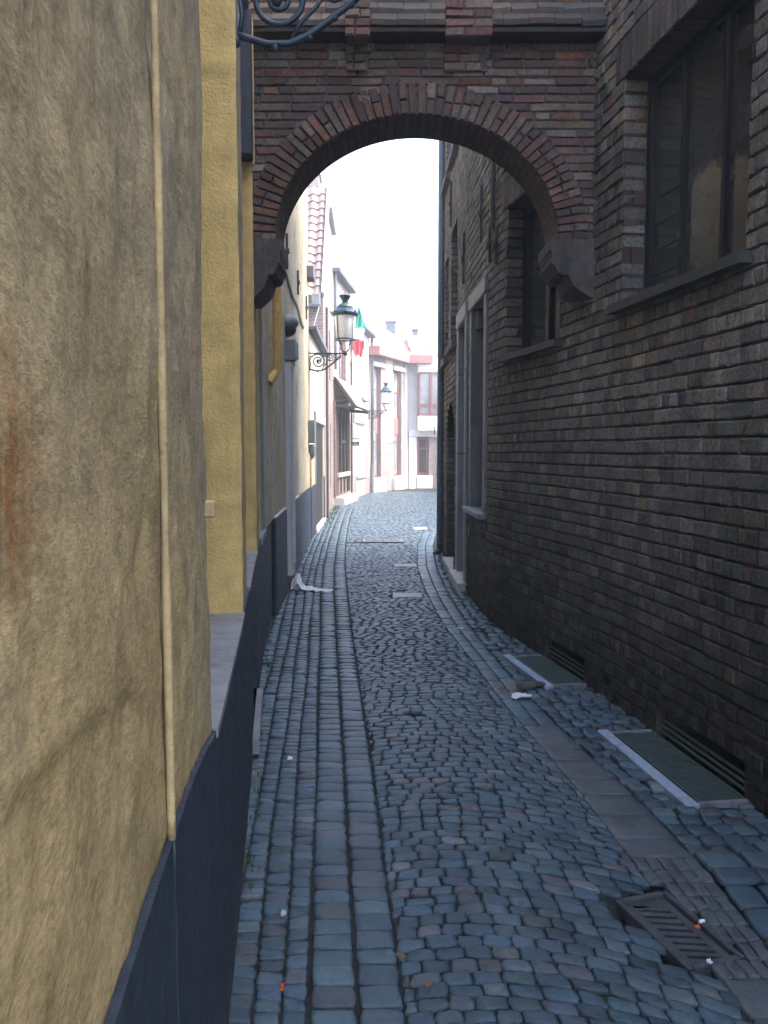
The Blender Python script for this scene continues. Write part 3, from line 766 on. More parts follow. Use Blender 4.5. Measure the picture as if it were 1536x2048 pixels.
# arch soffit of the brick doorway and flat soffits (soldier bricks)
o = op['dc']; c_ = (o['s0']+o['s1'])/2; r_ = (o['s1']-o['s0'])/2; zs = o['z1']-o['arch']; an = np.linspace(0, math.pi, 20)
A = RP.map(c_-r_*np.cos(an), 0, zs+o['arch']*np.sin(an)); B = RP.map(c_-r_*np.cos(an), -.3, zs+o['arch']*np.sin(an))
mb.add(np.vstack([A, B]), [(i, i+1, 21+i, 20+i) for i in range(19)], [(x*.6, 0) for x in an]+[(x*.6, .3) for x in an])
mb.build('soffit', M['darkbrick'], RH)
# soldier-course lintels (smooth, proud 3 mm)
for k_ in ('w1', 'w2'):
    mb = MB(); o = op[k_]; x = o['s0']-.10; rects = []; cs_ = []
    while x < o['s1']+.10: rects.append((x, x+.068, o['z1'], o['z1']+.23)); cs_.append(pick([(.15, .13, .115), (.12, .105, .095)], [1, 1])); x += .068
    emit_bricks(mb, RP.map, rects, cs_, gap=.005, bev=.004, depth=.02, back=-.008, jit=.001, flip=True)
    mb.build('lintel', M['brick'], RH)
# windows: frame + panes
def window(par, path, o, setback, mull=(), trans=(), fw=.045, frame='frame', glass='glass', name='window', depth=.05, n_extra=0):
    mb = MB(); s0, s1, z0, z1 = o['s0'], o['s1'], o['z0'], o['z1']; n1 = -setback; n0 = n1-depth
    for (a, b, c, d) in ((s0, s0+fw, z0, z1), (s1-fw, s1, z0, z1), (s0+fw, s1-fw, z0, z0+fw), (s0+fw, s1-fw, z1-fw, z1)):
        mb.pbox(path, a, b, n0, n1, c, d, bev=.004)
    for f in mull: x = s0+(s1-s0)*f; mb.pbox(path, x-fw*.35, x+fw*.35, n0+.004, n1-.004, z0+fw, z1-fw, bev=.003)
    for f in trans:
        z = z0+(z1-z0)*f; mb.pbox(path, s0+fw, s1-fw, n0+.006, n1-.006, z-fw*.3, z+fw*.3, bev=.003)
    fr = mb.build(name, M[frame], par)
    mb = MB(); mb.pbox(path, s0+.01, s1-.01, n0+.010, n0+.018, z0+.01, z1-.01, seg=.4); mb.build('pane', M[glass], fr)
    return fr
window(RH, RP, op['w1'], .15, (.36, .68), fw=.05); window(RH, RP, op['w2'], .15, (.5,), fw=.05)
# leaded lines on the far third of the big window
mb = MB(); o = op['w1']
for i in range(1, 5): z = o['z0']+i*.15; s_a = o['s0']+(o['s1']-o['s0'])*.70; mb.pbox(RP, s_a, o['s1']-.05, -.186, -.180, z, z+.007)
mb.build('glazing_bar', M['frame'], RH)
for k_ in ('u1', 'u2', 'v1', 'v2', 'v3'): window(RH, RP, op[k_], .14, (.5,), (.6,), fw=.05)
for k_, ex in (('w1', .07), ('w2', .07)):
    o = op[k_]; mb = MB(); mb.pbox(RP, o['s0']-.05, o['s1']+.07, -.16, .06, o['z0']-.055, o['z0']-.002, seg=.3); mb.build('sill', M['darksill'], RH)
for k_ in ('u1', 'u2', 'v1', 'v2', 'v3'):
    o = op[k_]; mb = MB(); mb.pbox(RP, o['s0']-.06, o['s1']+.06, -.12, .07, o['z0']-.10, o['z0']-.002, seg=.5); mb.build('sill', M['corbel'], RH)
# stone-framed window and doorway
o = op['wa']
wf = MB(); 
wf.pbox(RP, o['s1']-.10, o['s1'], -.26, .015, o['z0'], o['z1'], bev=.01); wf.pbox(RP, o['s0']-.02, o['s0']+.10, -.26, .02, o['z0'], o['z1']+.0, bev=.01)
wf.pbox(RP, o['s0']-.02, o['s1']+.0, -.26, .025, o['z1']+.001, o['z1']+.16, bev=.01)
wf.pbox(RP, o['s1']-.20, o['s1']-.101, -.22, -.03, o['z1']-.22, o['z1'], bev=.02)
fw_ = wf.build('window_surround', M['bluestone'], RH)
mb = MB(); mb.pbox(RP, o['s0']-.04, o['s1']+.04, -.2, .07, o['z0']-.06, o['z0']-.002, bev=.008); mb.build('sill', M['bluestone'], RH)
window(RH, RP, dict(s0=o['s0']+.10, s1=o['s1']-.10, z0=o['z0'], z1=o['z1']), .19, (.5,), (.65,))
o = op['db']; mb = MB()
for (z0_, z1_) in ((.10, .86), (.868, 1.55), (1.558, 2.5), (2.508, o['z1'])):
    mb.pbox(RP, o['s1']-.16, o['s1']+.02, -.26, .018, z0_, z1_, bev=.008)
    mb.pbox(RP, o['s0']-.02, o['s0']+.09, -.26, .022, z0_, z1_, bev=.008)
mb.pbox(RP, o['s0']-.02, o['s1']+.02, -.26, .03, o['z1']+.002, o['z1']+.18, bev=.01)
mb.build('door_surround', M['doorstone'], RH)
mb = MB(); mb.pbox(RP, o['s0']+.09, o['s1']-.16, -.25, -.20, .1, o['z1']); dd = mb.build('door', M['door'], RH)
mb = MB(); mb.pbox(RP, o['s0']-.04, o['s1']+.04, -.26, .10, -.02, .098, bev=.012); mb.build('doorstep', M['palestone'], RH)
o = op['dc']; mb = MB(); mb.pbox(RP, o['s0']-.02, o['s1']+.02, -.30, -.25, -.02, 2.25); dd = mb.build('door', M['door'], RH)
h0 = RP.v(o['s1']-.25, -.2, .62)
mb = MB(); mb.tube([h0, h0+Vector((-.05, -.02, .01)), h0+Vector((-.09, -.03, -.03))], .007); mb.tube([h0+Vector((-.04, 0, .05)), h0+Vector((-.04, 0, -.0))], .01); mb.build('handle', M['white'], dd)
mb = MB(); mb.pbox(RP, o['s0']-.02, o['s1']+.02, -.3, .05, -.02, .05, bev=.01); mb.build('doorstep', M['palestone'], RH)
# cellar openings: dark recess and bars
for k_ in ('c1', 'c2'):
    o = op[k_]; mb = MB(); mb.pbox(RP, o['s0'], o['s1'], -.36, -.34, -.2, .16); mb.build('cellar_recess', M['blackhole'], RH)
    mb = MB()
    for zz in (.02, .055, .09): mb.tube([RP.v(x, -.035, zz) for x in np.linspace(o['s0'], o['s1'], 5)], .009, 6)
    mb.build('cellar_bar', M['galv'], RH)
# wall anchors
def anchor(par, path, px, py0, py1, w_=.03):
    s_, z1 = path.hit(px, py0); _, z0 = path.hit(px+2, py1); mb = MB()
    mb.pbox(path, s_-w_/2, s_+w_/2, .004, .03, z0, z1, bev=.004); zc = (z0+z1)/2
    mb.pbox(path, s_-w_*.9, s_+w_*.9, .004, .045, zc-.03, zc+.03, bev=.008)
    mb.build('wall_anchor', M['rustiron'], par)
for a in ((889, 422, 492), (904, 362, 446), (930, 466, 563), (966, 370, 480), (983, 455, 522), (996, 455, 526)): anchor(RH, RP, *a)
anchor(RH, RP, 1190, 20, 232, .03)
# thin conduit running down above the arch
mb = MB(); s_, z_ = RP.hit(992, 460); mb.tube([RP.v(s_, .03, z_), RP.v(s_+.01, .03, 6.9)], .022); mb.build('conduit', M['rustiron'], RH)
# rainwater pipe at the far corner
s_ = RP.len-.06; mb = MB(); pz = [0.12, 2.4, 4.8, 7.6]
mb.tube([RP.v(s_, .04, z) for z in (.16, 2, 4, 6, 7.7)], .052, 14)
for z in (1.25, 3.0, 4.9, 6.8): mb.tube([RP.v(s_, .04, z), RP.v(s_, .04, z+.06)], .054, 14); mb.pbox(RP, s_-.015, s_+.015, 0, .05, z+.01, z+.04)
mb.build('downpipe', M['zinc'], RH, smooth=False)
mb = MB(); mb.tube([RP.v(s_, .04, .16), RP.v(s_, .04, .06), RP.v(s_-.03, .12, .0)], [.05, .052, .05], 14); mb.build('pipe_shoe', M['rustiron'], RH)
for (px, y0, y1) in ((893, 1015, 1032), (938.5, 1051, 1072)):
    s_, z1_ = RP.hit(px, y0); _, z0_ = RP.hit(px, y1); mb = MB(); mb.pbox(RP, s_-.012, s_+.012, .004, .012, z0_, z1_); mb.build('yellow_marker', M['yel'], RH)
s_, z_ = RP.hit(877, 868); mb = MB(); mb.pbox(RP, RP.len-.10, RP.len-.04, .125, .135, 1.83, 1.95, bev=.003); mb.build('blue_marker', M['blue'], RH)

# ================================================================== LEFT STUCCO HOUSE
LH = thing('stucco_house', 'weathered ochre stucco house with dark navy base close on the left', 'house', (-.6, 3, 0))
lo = {}
DZ = .93
def lopen(name, Y0, Y1, z0, z1): lo[name] = dict(s0=LP.sY(Y0), s1=LP.sY(Y1), z0=z0, z1=z1); return lo[name]
lopen('w1', 1.87, 3.24, DZ, 4.3); lopen('w2', 3.86, 5.25, DZ, 4.3)
lopen('w3', 5.95, 6.75, DZ, 3.6)
lops = list(lo.values())
pz_ = lambda S_, Z_: Z_*(1+.145*(1-np.exp(-np.clip((2.85-S_)/.8, 0, 9)/.75))+.002*vnoise(S_*6, 3.0))
def ldisp(S_, Z_):
    near = np.clip(1.6-S_/6, .4, 1.2)
    d = .010*fbm(S_*3.2, Z_*1.7, 3, 5)*near+.007*fbm(S_*14, Z_*9, 8, 5)-.004*np.maximum(0, fbm(S_*30, Z_*16, 5, 3)-.25)*2
    # erosion furrow that wanders down the near wall
    c = 1.98+.03*np.sin(Z_*5)+.05*vnoise(Z_*2, 1.5)
    d = d-.010*np.exp(-((S_-c)/.05)**2)*(.6+vnoise(Z_*9, 4.0))
    sv = 2.02-S_+.03*fbm(Z_*4, S_*2, 2.2, 4)+.012*vnoise(Z_*30, S_*9); zv = Z_-1.34-.35*np.clip(1.75-S_, -.3, .4)*.4+.03*fbm(S_*8, Z_*3, 6.1, 4)
    e = np.minimum(sv, zv); d = d+.0028*np.clip(e/.009, -1, 1)+.003*np.exp(-(e/.012)**2)*(.5+1.2*vnoise(S_*22, Z_*22, 3))
    d = d*np.clip(.12+(Z_-pz_(S_, DZ+0*Z_))/.22, .12, 1)
    return d-.035*np.clip((pz_(S_, DZ+0*Z_)-Z_)/.012, 0, 1)
WT = 7.0
mb = MB(); sheet(mb, LP, .9, 1.3, DZ-.03, 4.4, lops, .02, .02, disp=ldisp)
sheet(mb, LP, 1.3, lo['w1']['s0']+.01, .75, 3.0, lops, .008, .010, disp=ldisp)
sheet(mb, LP, 1.3, lo['w1']['s0']+.01, 3.0, 4.4, lops, .02, .02, disp=ldisp)
sheet(mb, LP, lo['w1']['s0']+.01, 4.2, DZ-.03, 4.4, lops, .02, .02, disp=ldisp)
sheet(mb, LP, 4.2, LP.sY(5.9), DZ-.03, 4.4, lops, .03, .035, disp=ldisp)
sheet(mb, LP, 0, .9, 0, WT, [], .2, .2); sheet(mb, LP, .9, LP.sY(5.9), 4.4, WT, [], .2, .2); shell(mb, LP, 0, LP.len, WT, 4)
mb.build('wall', M['stucco'], LH, smooth=True)
mb = MB(); sheet(mb, LP, LP.sY(5.9), LP.len, DZ-.03, WT, lops, .05, .06, disp=lambda S_, Z_: .012*fbm(S_*2, Z_*1.5, 3, 5))
sheet(mb, LP, LP.sY(5.9), LP.len, -.05, DZ, [], 1, 1, n=-.01)
mb.build('rear_wall', M['stucco_far'], LH, smooth=True)
# navy base
cb = dict(s0=LP.sY(4.30), s1=LP.sY(4.95), z0=.10, z1=.62)
def ddisp(S_, Z_): return .0025*fbm(S_*2.0, Z_*.8, 2, 3)+.0012*fbm(S_*20, Z_*3, 6, 2)
mb = MB(); s6 = LP.sY(8.9)
sheet(mb, LP, .7, s6, -.06, DZ, [cb], .022, .06, n=.009, disp=ddisp, zf=pz_)
q = np.linspace(.7, s6, 420); A = LP.map(q, .009+ddisp(q, DZ), pz_(q, DZ+0*q)); B = LP.map(q, -.02, pz_(q, DZ+0*q)+.004); mb.add(np.vstack([A, B]), [(i, i+1, 421+i, 420+i) for i in range(419)])
reveal(mb, LP, cb, .14, n=.009)
mb.build('plinth', M['plinth'], LH, smooth=False)
mb = MB(); mb.pbox(LP, cb['s0'], cb['s1'], -.13, -.11, cb['z0'], cb['z1'], seg=.3); mb.build('cellar_recess', M['blackhole'], LH)
mb = MB(); mb.pbox(LP, cb['s0']-.25, cb['s1'], -.05, .045, .02, .10, seg=.3); mb.build('cellar_sill', M['sill'], LH)
# a pale plate edge on the plinth further on
mb = MB(); mb.pbox(LP, LP.sY(7.6), s6, .02, .045, 0, DZ+.02, seg=.5); mb.build('plinth_panel', M['plinth'], LH)
mb = MB(); mb.pbox(LP, LP.sY(7.6), s6, .018, .047, DZ+.021, DZ+.032, seg=.5); mb.build('plinth_capping', M['palestone'], LH)
sa, sb_ = LP.sY(9.75), LP.len
mb = MB(); mb.pbox(LP, sa, LP.sY(11.8), .0, .035, 0, DZ+.03, seg=.5); mb.pbox(LP, LP.sY(11.8), sb_, .0, .02, 0, DZ+.02, seg=.5); mb.build('plinth_panel', M['plinth'], LH)
mb = MB(); mb.pbox(LP, sa, LP.sY(11.2), .0, .038, DZ+.031, DZ+.042, seg=.5); mb.build('plinth_capping', M['palestone'], LH)
# yellow reveals
for k_ in ('w1', 'w2'):
    o = lo[k_]; mb = MB()
    for which in ('far', 'near'):
        s_ = o['s1'] if which == 'far' else o['s0']; sg = 1 if which == 'far' else -1
        ns = np.linspace(.008 if which == 'far' else -.012, -.20, 10); zs_ = np.linspace(DZ, o['z1'], 140); NN, ZZ = np.meshgrid(ns, zs_, indexing='ij')
        dS = .004*fbm(NN*9+sg, ZZ*3.5, 4, 4)-.006*(np.abs(vnoise(ZZ*4, 2.2*sg)) < .02)
        edge = np.where(NN > .005, .006*vnoise(ZZ*17, 3.3, 1), 0)
        V = LP.map((s_-sg*.006+dS+sg*.008*(NN > .005)).ravel(), (NN+edge).ravel(), ZZ.ravel())
        mb.add(V, [(i*140+j, (i+1)*140+j, (i+1)*140+j+1, i*140+j+1) for i in range(9) for j in range(139)])
    mb.build('window_reveal', M['yellow'], LH, smooth=True)
    mb = MB(); mb.pbox(LP, o['s0']-.0, o['s1']-.0, -.26, .014, DZ-.018, DZ+.006, seg=.25); mb.build('sill', M['sill'], LH)
    window(LH, LP, dict(s0=o['s0'], s1=o['s1'], z0=DZ+.006, z1=o['z1']), .20, (.5,), (.45,), fw=.07, frame='frame')
# head of the openings
for k_ in ('w1', 'w2', 'w3'): mb = MB(); reveal(mb, LP, lo[k_], .24, sides='t'); mb.build('window_head', M['stucco'], LH)
# dark panel hanging in the top of the second opening
mb = MB(); o = lo['w2']
mb.pbox(LP, o['s1']-.16, o['s1']-.02, -.19, .016, 3.42, 4.28, bev=.006); mb.build('shutter_box', M['navy'], LH)
mb = MB(); mb.pbox(LP, o['s1']-.03, o['s1']-.016, .004, .024, 3.40, 4.28, bev=.003); mb.build('edge_strip', M['bead'], LH)
# third opening beyond the arch: grey framed
o = lo['w3']; mb = MB()
mb.pbox(LP, o['s1']-.12, o['s1'], -.16, .006, DZ, o['z1'], bev=.01); mb.build('window_surround', M['sill'], LH)
mb = MB(); mb.pbox(LP, o['s1']-.17, o['s1']-.12, -.18, -.02, DZ, o['z1'], bev=.004); mb.build('window_reveal', M['yellow'], LH)
mb = MB(); mb.pbox(LP, o['s0'], o['s1'], -.22, -.18, DZ, o['z1'], seg=.3); mb.build('pane', M['glass'], LH)
mb = MB(); mb.pbox(LP, o['s0'], o['s1'], -.22, .02, DZ-.04, DZ+.004, seg=.3); mb.build('sill', M['sill'], LH)
# thin yellow bead in the near wall, continuing as a ridge in the plinth
s_ = LP.sY(1.15); zb0 = float(pz_(s_, DZ)); zz = np.linspace(zb0, 4.3, 90); wig = .002*vnoise(zz*2, 7.7)+.0008*vnoise(zz*14, 1.7)
mb = MB(); mb.tube([LP.v(s_+wig[i], .006, zz[i]) for i in range(90)], list(.0060+.002*vnoise(zz*6, 9.1)), 8); mb.build('bead', M['bead'], LH, smooth=True)
zz = np.linspace(0, zb0-.004, 30); mb = MB(); mb.tube([LP.v(s_-.001+.002*math.sin(i*1.3), .008, zz[i]) for i in range(30)], .005, 6); mb.build('plinth_ridge', M['plinth'], LH, smooth=True)
s_ = LP.sY(1.80); mb = MB(); s2, z2 = LP.hit(413, 1020); mb.pbox(LP, LP.sY(1.84), LP.sY(1.875), -.02, .018, z2-.02, z2+.02, bev=.004); mb.build('bracket', M['bead'], LH)
# yellow downpipe beyond the arch
s_ = LP.sY(7.55); mb = MB(); _, zb = LP.hit(548, 745)
mb.tube([LP.v(s_, .075, z) for z in (7.9, 5, 3.6, 2.45)]+[LP.v(s_, .065, 2.33), LP.v(s_-.06, .0, 2.22)], .042, 14)
for z in (2.62, 3.3, 4.2): mb.tube([LP.v(s_, .075, z), LP.v(s_, .075, z+.035)], .047, 14); mb.pbox(LP, s_-.01, s_+.01, -.01, .05, z+.005, z+.03)
mb.build('downpipe', M['yellow'], LH)
# pale pilaster with a stepped capital
s_ = LP.sY(9.25); mb = MB()
mb.pbox(LP, s_, s_+.34, -.02, .075, 0, 2.62, bev=.006); mb.pbox(LP, s_+.06, s_+.12, .07, .09, .25, 2.6, bev=.004); mb.pbox(LP, s_+.20, s_+.26, .07, .09, .25, 2.6, bev=.004)
mb.build('pilaster', M['palegrey'], LH)
mb = MB(); mb.pbox(LP, s_-.02, s_+.12, -.02, .13, 2.62, 2.86, bev=.008); mb.pbox(LP, s_+.16, s_+.36, -.02, .14, 2.66, 2.86, bev=.02); mb.pbox(LP, s_+.18, s_+.34, -.02, .10, 2.58, 2.66, bev=.02); mb.build('pilaster_capital', M['bluestone'], LH)
mb = MB(); mb.pbox(LP, s_-.05, s_+.40, -.02, .11, 0, .14, bev=.02); mb.build('pilaster_base', M['corbel'], LH)
for a in ((571, 467, 541), (593.5, 541, 594), (610.5, 592, 643)): anchor(LH, LP, *a, .035)
# slanting scar where an older roof met the wall
sA, zA = LP.hit(560, 525); sB, zB = LP.hit(606, 655); mb = MB(); k_ = 14; V = []
mb.tube([LP.v(sA+(sB-sA)*i/k_, .008, zA+(zB-zA)*i/k_+.03*math.sin(i*.9)) for i in range(k_+1)], .022, 6); mb.build('roof_scar', M['stucco_far'], LH, smooth=True)
mb = MB(); sA, zA = LP.hit(613, 530); mb.pbox(LP, LP.len-.45, LP.len-.02, 0, .12, zA-.2, zA, bev=.01); mb.build('gutter_end', M['slate'], LH)
# electricity meter boxes with pipe at the far corner
mb = MB(); mb.pbox(LP, LP.len-.30, LP.len-.06, .0, .12, 1.72, 2.12, bev=.015); mb.build('meter_box', M['meter'], LH)
mb = MB(); mb.pbox(LP, LP.len-.26, LP.len-.10, .0, .12, 1.52, 1.70, bev=.03); mb.tube([LP.v(LP.len-.18, .06, 1.52), LP.v(LP.len-.18, .05, 1.44)], [.05, .02], 10); mb.build('meter_box', M['meter'], LH)
mb = MB(); mb.tube([LP.v(LP.len-.18, .035, 1.45), LP.v(LP.len-.18, .035, .95)], .022, 8); mb.build('gas_pipe', M['yellow'], LH)
mb = MB(); mb.tube([LP.v(LP.len-.20+.012*math.sin(i*2.1), .012, 2.12+i*.09) for i in range(14)], .006, 5); mb.build('cable', M['frame'], LH)
# round bulkhead light
s_, z_ = LP.hit(572, 654); pw = LP.v(s_, 0, z_)
bl = thing('wall_light', 'rounded green grey bulkhead light on the stucco wall above the pale pilaster', 'wall light', tuple(pw))
t3 = Vector((*LP.tan(s_), 0)); n3 = Vector((t3.y, -t3.x, 0)); Mb = Matrix((t3, n3, Vector((0, 0, 1)))).transposed()
def dome(mb, r, L_, zc, flat=1.0):
    V = []; Fc = []; m, k2 = 7, 16
    for i in range(m+1):
        a = math.pi/2*i/m
        for j in range(k2):
            b = 2*math.pi*j/k2; V.append(tuple(pw+Mb@Vector((r*math.cos(a)*math.cos(b), L_*math.sin(a), zc+r*flat*math.cos(a)*math.sin(b)))))
    for i in range(m):
        for j in range(k2): Fc.append((i*k2+j, i*k2+(j+1) % k2, (i+1)*k2+(j+1) % k2, (i+1)*k2+j))
    mb.add(V, Fc)
mb = MB(); dome(mb, .11, .15, .05, .9); mb.build('hood', M['meter'], bl, smooth=True)
mb = MB(); dome(mb, .095, .12, -.03, .95); mb.build('lens', M['frame'], bl, smooth=True)

# ================================================================== BRICK ARCHWAY
AY = 5.40; AYB = 5.80; AC = .215; AA = .93; AB = .80; AZ = 2.98; AX0, AX1 = -.93, 1.44; ATOP = 4.30
AR = thing('brick_archway', 'old red brick archway with tiled top spanning the alley between the houses', 'archway', (.2, 5.6, 0))
amap = lambda s_, n_, z_: np.stack([np.asarray(s_, float), AY-np.asarray(n_, float)+0*np.asarray(s_), np.asarray(z_, float)+0*np.asarray(s_)], -1)
bmap = lambda s_, n_, z_: np.stack([np.asarray(s_, float), AYB+np.asarray(n_, float)+0*np.asarray(s_), np.asarray(z_, float)+0*np.asarray(s_)], -1)
def arcz(x):
    u = np.clip((x-AC)/AA, -1, 1); return AZ+AB*np.sqrt(1-u*u)
an = np.linspace(0, math.pi, 49); ax = AC-AA*np.cos(an); az = AZ+AB*np.sin(an)
xs = np.concatenate([[AX0], ax, [AX1]]); zs_ = np.concatenate([[AZ], az, [AZ]])
mb = MB(); k_ = len(xs)
for Yp in (AY+.012, AYB-.012):
    A = np.stack([xs, 0*xs+Yp, zs_], -1); B = np.stack([xs, 0*xs+Yp, 0*xs+ATOP], -1); mb.add(np.vstack([A, B]), [(i, i+1, k_+i+1, k_+i) for i in range(k_-1)])
mb.build('mortar_bed', M['archmortar'], AR)
mb = MB(); k_ = len(xs); A = np.stack([xs, 0*xs+AY, zs_], -1); B = np.stack([xs, 0*xs+AYB, zs_], -1)
arc = np.concatenate([[0], np.cumsum(np.hypot(np.diff(xs), np.diff(zs_)))])
mb.add(np.vstack([A, B]), [(i, i+1, k_+i+1, k_+i) for i in range(k_-1)], np.vstack([np.stack([0*arc, arc], -1), np.stack([0*arc+.4, arc], -1)]))
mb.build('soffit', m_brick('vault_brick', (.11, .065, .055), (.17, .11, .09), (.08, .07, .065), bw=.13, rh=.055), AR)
PALA = [(.215, .120, .100), (.165, .115, .105), (.27, .135, .095), (.185, .140, .120), (.22, .165, .135), (.27, .22, .19), (.145, .110, .110)]
WA = [3.5, 4, 1.0, 3, 2, 1.0, 3]
CA = .0545
for mp, fl in ((amap, True), (bmap, False)):
    mb = MB(); rects = []; cs_ = []
    r = 0; z = AZ
    while z < ATOP-.02:
        zc = z+CA/2; x = AX0-random.uniform(0, .2)
        while x < AX1:
            ln = random.choice([.21, .21, .105, .2]); x0, x1 = max(x, AX0), min(x+ln, AX1); x += ln
            if x1-x0 < .02: continue
            def clear(a, b): return all(((xx-AC)/(AA+.11))**2+((z2-AZ)/(AB+.11))**2 > 1 for xx in (a, b, (a+b)/2) for z2 in (z, z+CA))
            c = pick(PALA, WA)
            if zc > 3.78 and (-.26 < (x0+x1)/2 < -.06 or (.44 < (x0+x1)/2 < .68 and random.random() < .6)): c = pick([(.34, .31, .30), (.30, .20, .18)], [2, 1])
            if clear(x0, x1): rects.append((x0, x1, z, z+CA)); cs_.append(c)
            else:
                n_ = 4; st = (x1-x0)/n_; run = None
                for i in range(n_):
                    a, b = x0+i*st, x0+(i+1)*st
                    if clear(a, b): run = (a if run is None else run[0], b)
                    elif run: rects.append((*run, z, z+CA)); cs_.append(c); run = None
                if run: rects.append((*run, z, z+CA)); cs_.append(c)
        z += CA
    emit_bricks(mb, mp, rects, cs_, gap=.010, bev=.005, depth=.013, back=-.012, jit=.002, flip=not fl)
    # voussoirs
    nv = 54; V = []; 
    rects = [(i, i+1, 0, 1) for i in range(nv)]
    def vmap(s_, n_, z_, mp=mp):
        th = math.pi*np.asarray(s_)/nv; rr = np.asarray(z_)
        return mp(AC-(AA+.205*rr)*np.cos(th), n_, AZ+(AB+.205*rr)*np.sin(th))
    sub = []; sc_ = []
    for i in range(nv):
        c = pick([(.215, .125, .10), (.18, .12, .105), (.27, .14, .10), (.25, .20, .17), (.16, .12, .11)], [2.5, 3, 1.1, 2.4, 2.4])
        if random.random() < .45: f = random.uniform(.42, .58); sub += [(i, i+1, .0, f), (i, i+1, f, 1)]; sc_ += [c, pick(PALA, WA)]
        else: sub.append((i, i+1, 0, 1)); sc_.append(c)
    rc = np.array(sub, float); rc[:, 0] += .09; rc[:, 1] -= .09; rc[:, 2] += .02; rc[:, 3] -= .02
    nb = len(rc); U, Vv, W, I = BT.T
    cs2 = (rc[:, 0]+rc[:, 1])/2; cz2 = (rc[:, 2]+rc[:, 3])/2; hs = (rc[:, 1]-rc[:, 0])/2; hz = (rc[:, 3]-rc[:, 2])/2
    S_ = cs2[:, None]+U[None]*(hs[:, None]-I[None]*.08)+RNG.normal(0, .03, (nb, 12)); Z_ = cz2[:, None]+Vv[None]*(hz[:, None]-I[None]*.025)+RNG.normal(0, .012, (nb, 12))
    Nn = -.016+.026*W[None]+RNG.normal(0, .003, (nb, 1))*(W > 0)[None]
    Fc = []
    for b in range(nb):
        for f in BF: Fc.append([i+12*b for i in f])
    mb.add(vmap(S_.ravel(), Nn.ravel(), Z_.ravel()), Fc, None, np.repeat(np.array(sc_), 12, axis=0))
    mb.build('brick_face', M['archbrick'], AR)
# brick blocks poking up through the eaves
for (pa, pb, zt) in ((690, 741, 4.42), (889, 983, 4.40)):
    x0 = at(pa, 100, AY-.1).x; x1 = at(pb, 100, AY-.1).x; mb = MB()
    for (za, zb2, pr) in ((4.04, 4.19, .025), (4.19, zt, .165)):
        rects = []; cs_ = []; z = za
        while z < zb2-.02:
            w1_ = (x1-x0)*(1 if z > 4.12 else .8); xm = x0+random.choice([.4, .6])*w1_
            for (a, b) in ((x0, xm), (xm, x0+w1_)): rects.append((a, b, z, z+.055)); cs_.append(pick([(.27, .21, .19), (.24, .14, .12), (.17, .13, .12)], [2, 2, 1.5]))
            z += .055
        pm = lambda s_, n_, z_, pr=pr: np.stack([np.asarray(s_, float), AY-pr-np.asarray(n_, float)+0*np.asarray(s_), np.asarray(z_, float)+0*np.asarray(s_)], -1)
        emit_bricks(mb, pm, rects, cs_, gap=.006, depth=.018, back=-.01, jit=.003)
        mb.box(((x0+x1)/2, AY-pr/2+.01, (za+z)/2), (x1-x0-.03, pr, z-za-.01)); mb.C[-1][:] = (.17, .13, .12)
    mb.build('buttress_block', M['archbrick'], AR)
# eave board
mb = MB(); mb.box(((AX0+AX1)/2, AY-.05, 4.245), (AX1-AX0, .17, .03), bev=.004); mb.box(((AX0+AX1)/2, AY+.02, 4.31), (AX1-AX0, .22, .06)); mb.build('eave_board', M['wood'], AR)
# tiled roof: rows of flat tiles, both slopes
mb = MB(); ridgeZ = 5.05; ridgeY = (AY+AYB)/2
PT = [(.125, .110, .100), (.14, .115, .10), (.095, .090, .092), (.20, .11, .075), (.16, .125, .105)]
for sgn in (1, -1):
    y0 = AY-.15 if sgn > 0 else AYB+.15; n_ = 9
    for r in range(n_):
        f = r/n_; f1 = (r+1.35)/n_; x = AX0-random.uniform(0, .15)
        while x < AX1:
            ww = .165*random.uniform(.95, 1.05); a, b = max(x, AX0), min(x+ww, AX1); x += ww
            if b-a < .02: continue
            ya = y0+(ridgeY-y0)*f; yb = y0+(ridgeY-y0)*f1; za = 4.29+(ridgeZ-4.29)*f+random.gauss(0, .004); zb = 4.27+(ridgeZ-4.27)*min(1.05, f1)-.02
            dz = random.gauss(0, .003); th = .020
            g = .002
            P = [(a+g, ya, za+.012+dz), (b-g, ya, za+.012-dz), (b-g, yb, zb), (a+g, yb, zb), (a+g, ya+sgn*.006, za-th+dz), (b-g, ya+sgn*.006, za-th-dz), (b-g, yb, zb-th), (a+g, yb, zb-th)]
            mb.add(P, [(0, 1, 2, 3), (4, 5, 1, 0), (7, 6, 5, 4), (0, 3, 7, 4), (1, 5, 6, 2)], None, pick(PT, [4, 3, 3, .7, 1.2]))
mb.tube([(AX0, ridgeY, ridgeZ+.0), (AX1, ridgeY, ridgeZ)], .07, 10)
mb.build('roof', M['tile'], AR, fix=True)
# corbels: stepped profile stones
def corbel(xw, sg, w_, prof):
    mb = MB(); out = [Vector((xw-sg*.06, AY-.03, AZ))]
    for (u, z) in prof: out.append(Vector((xw+sg*u*w_, AY-.03, z)))
    out.append(Vector((xw-sg*.06, AY-.03, prof[-1][1])))
    mb.prism(out, (0, .40, 0)); return mb
prof = [(1.0, 2.98), (1.0, 2.915), (.96, 2.90), (.93, 2.86), (.98, 2.83), (.88, 2.81), (.80, 2.765), (.66, 2.745), (.60, 2.755), (.55, 2.745), (.50, 2.715), (.44, 2.68), (.30, 2.65), (.12, 2.62), (.0, 2.60)]
corbel(-.865, 1, .185, prof).build('corbel', M['corbel'], AR, fix=True)
corbel(1.375, -1, .285, prof).build('corbel', M['corbel'], AR, fix=True)

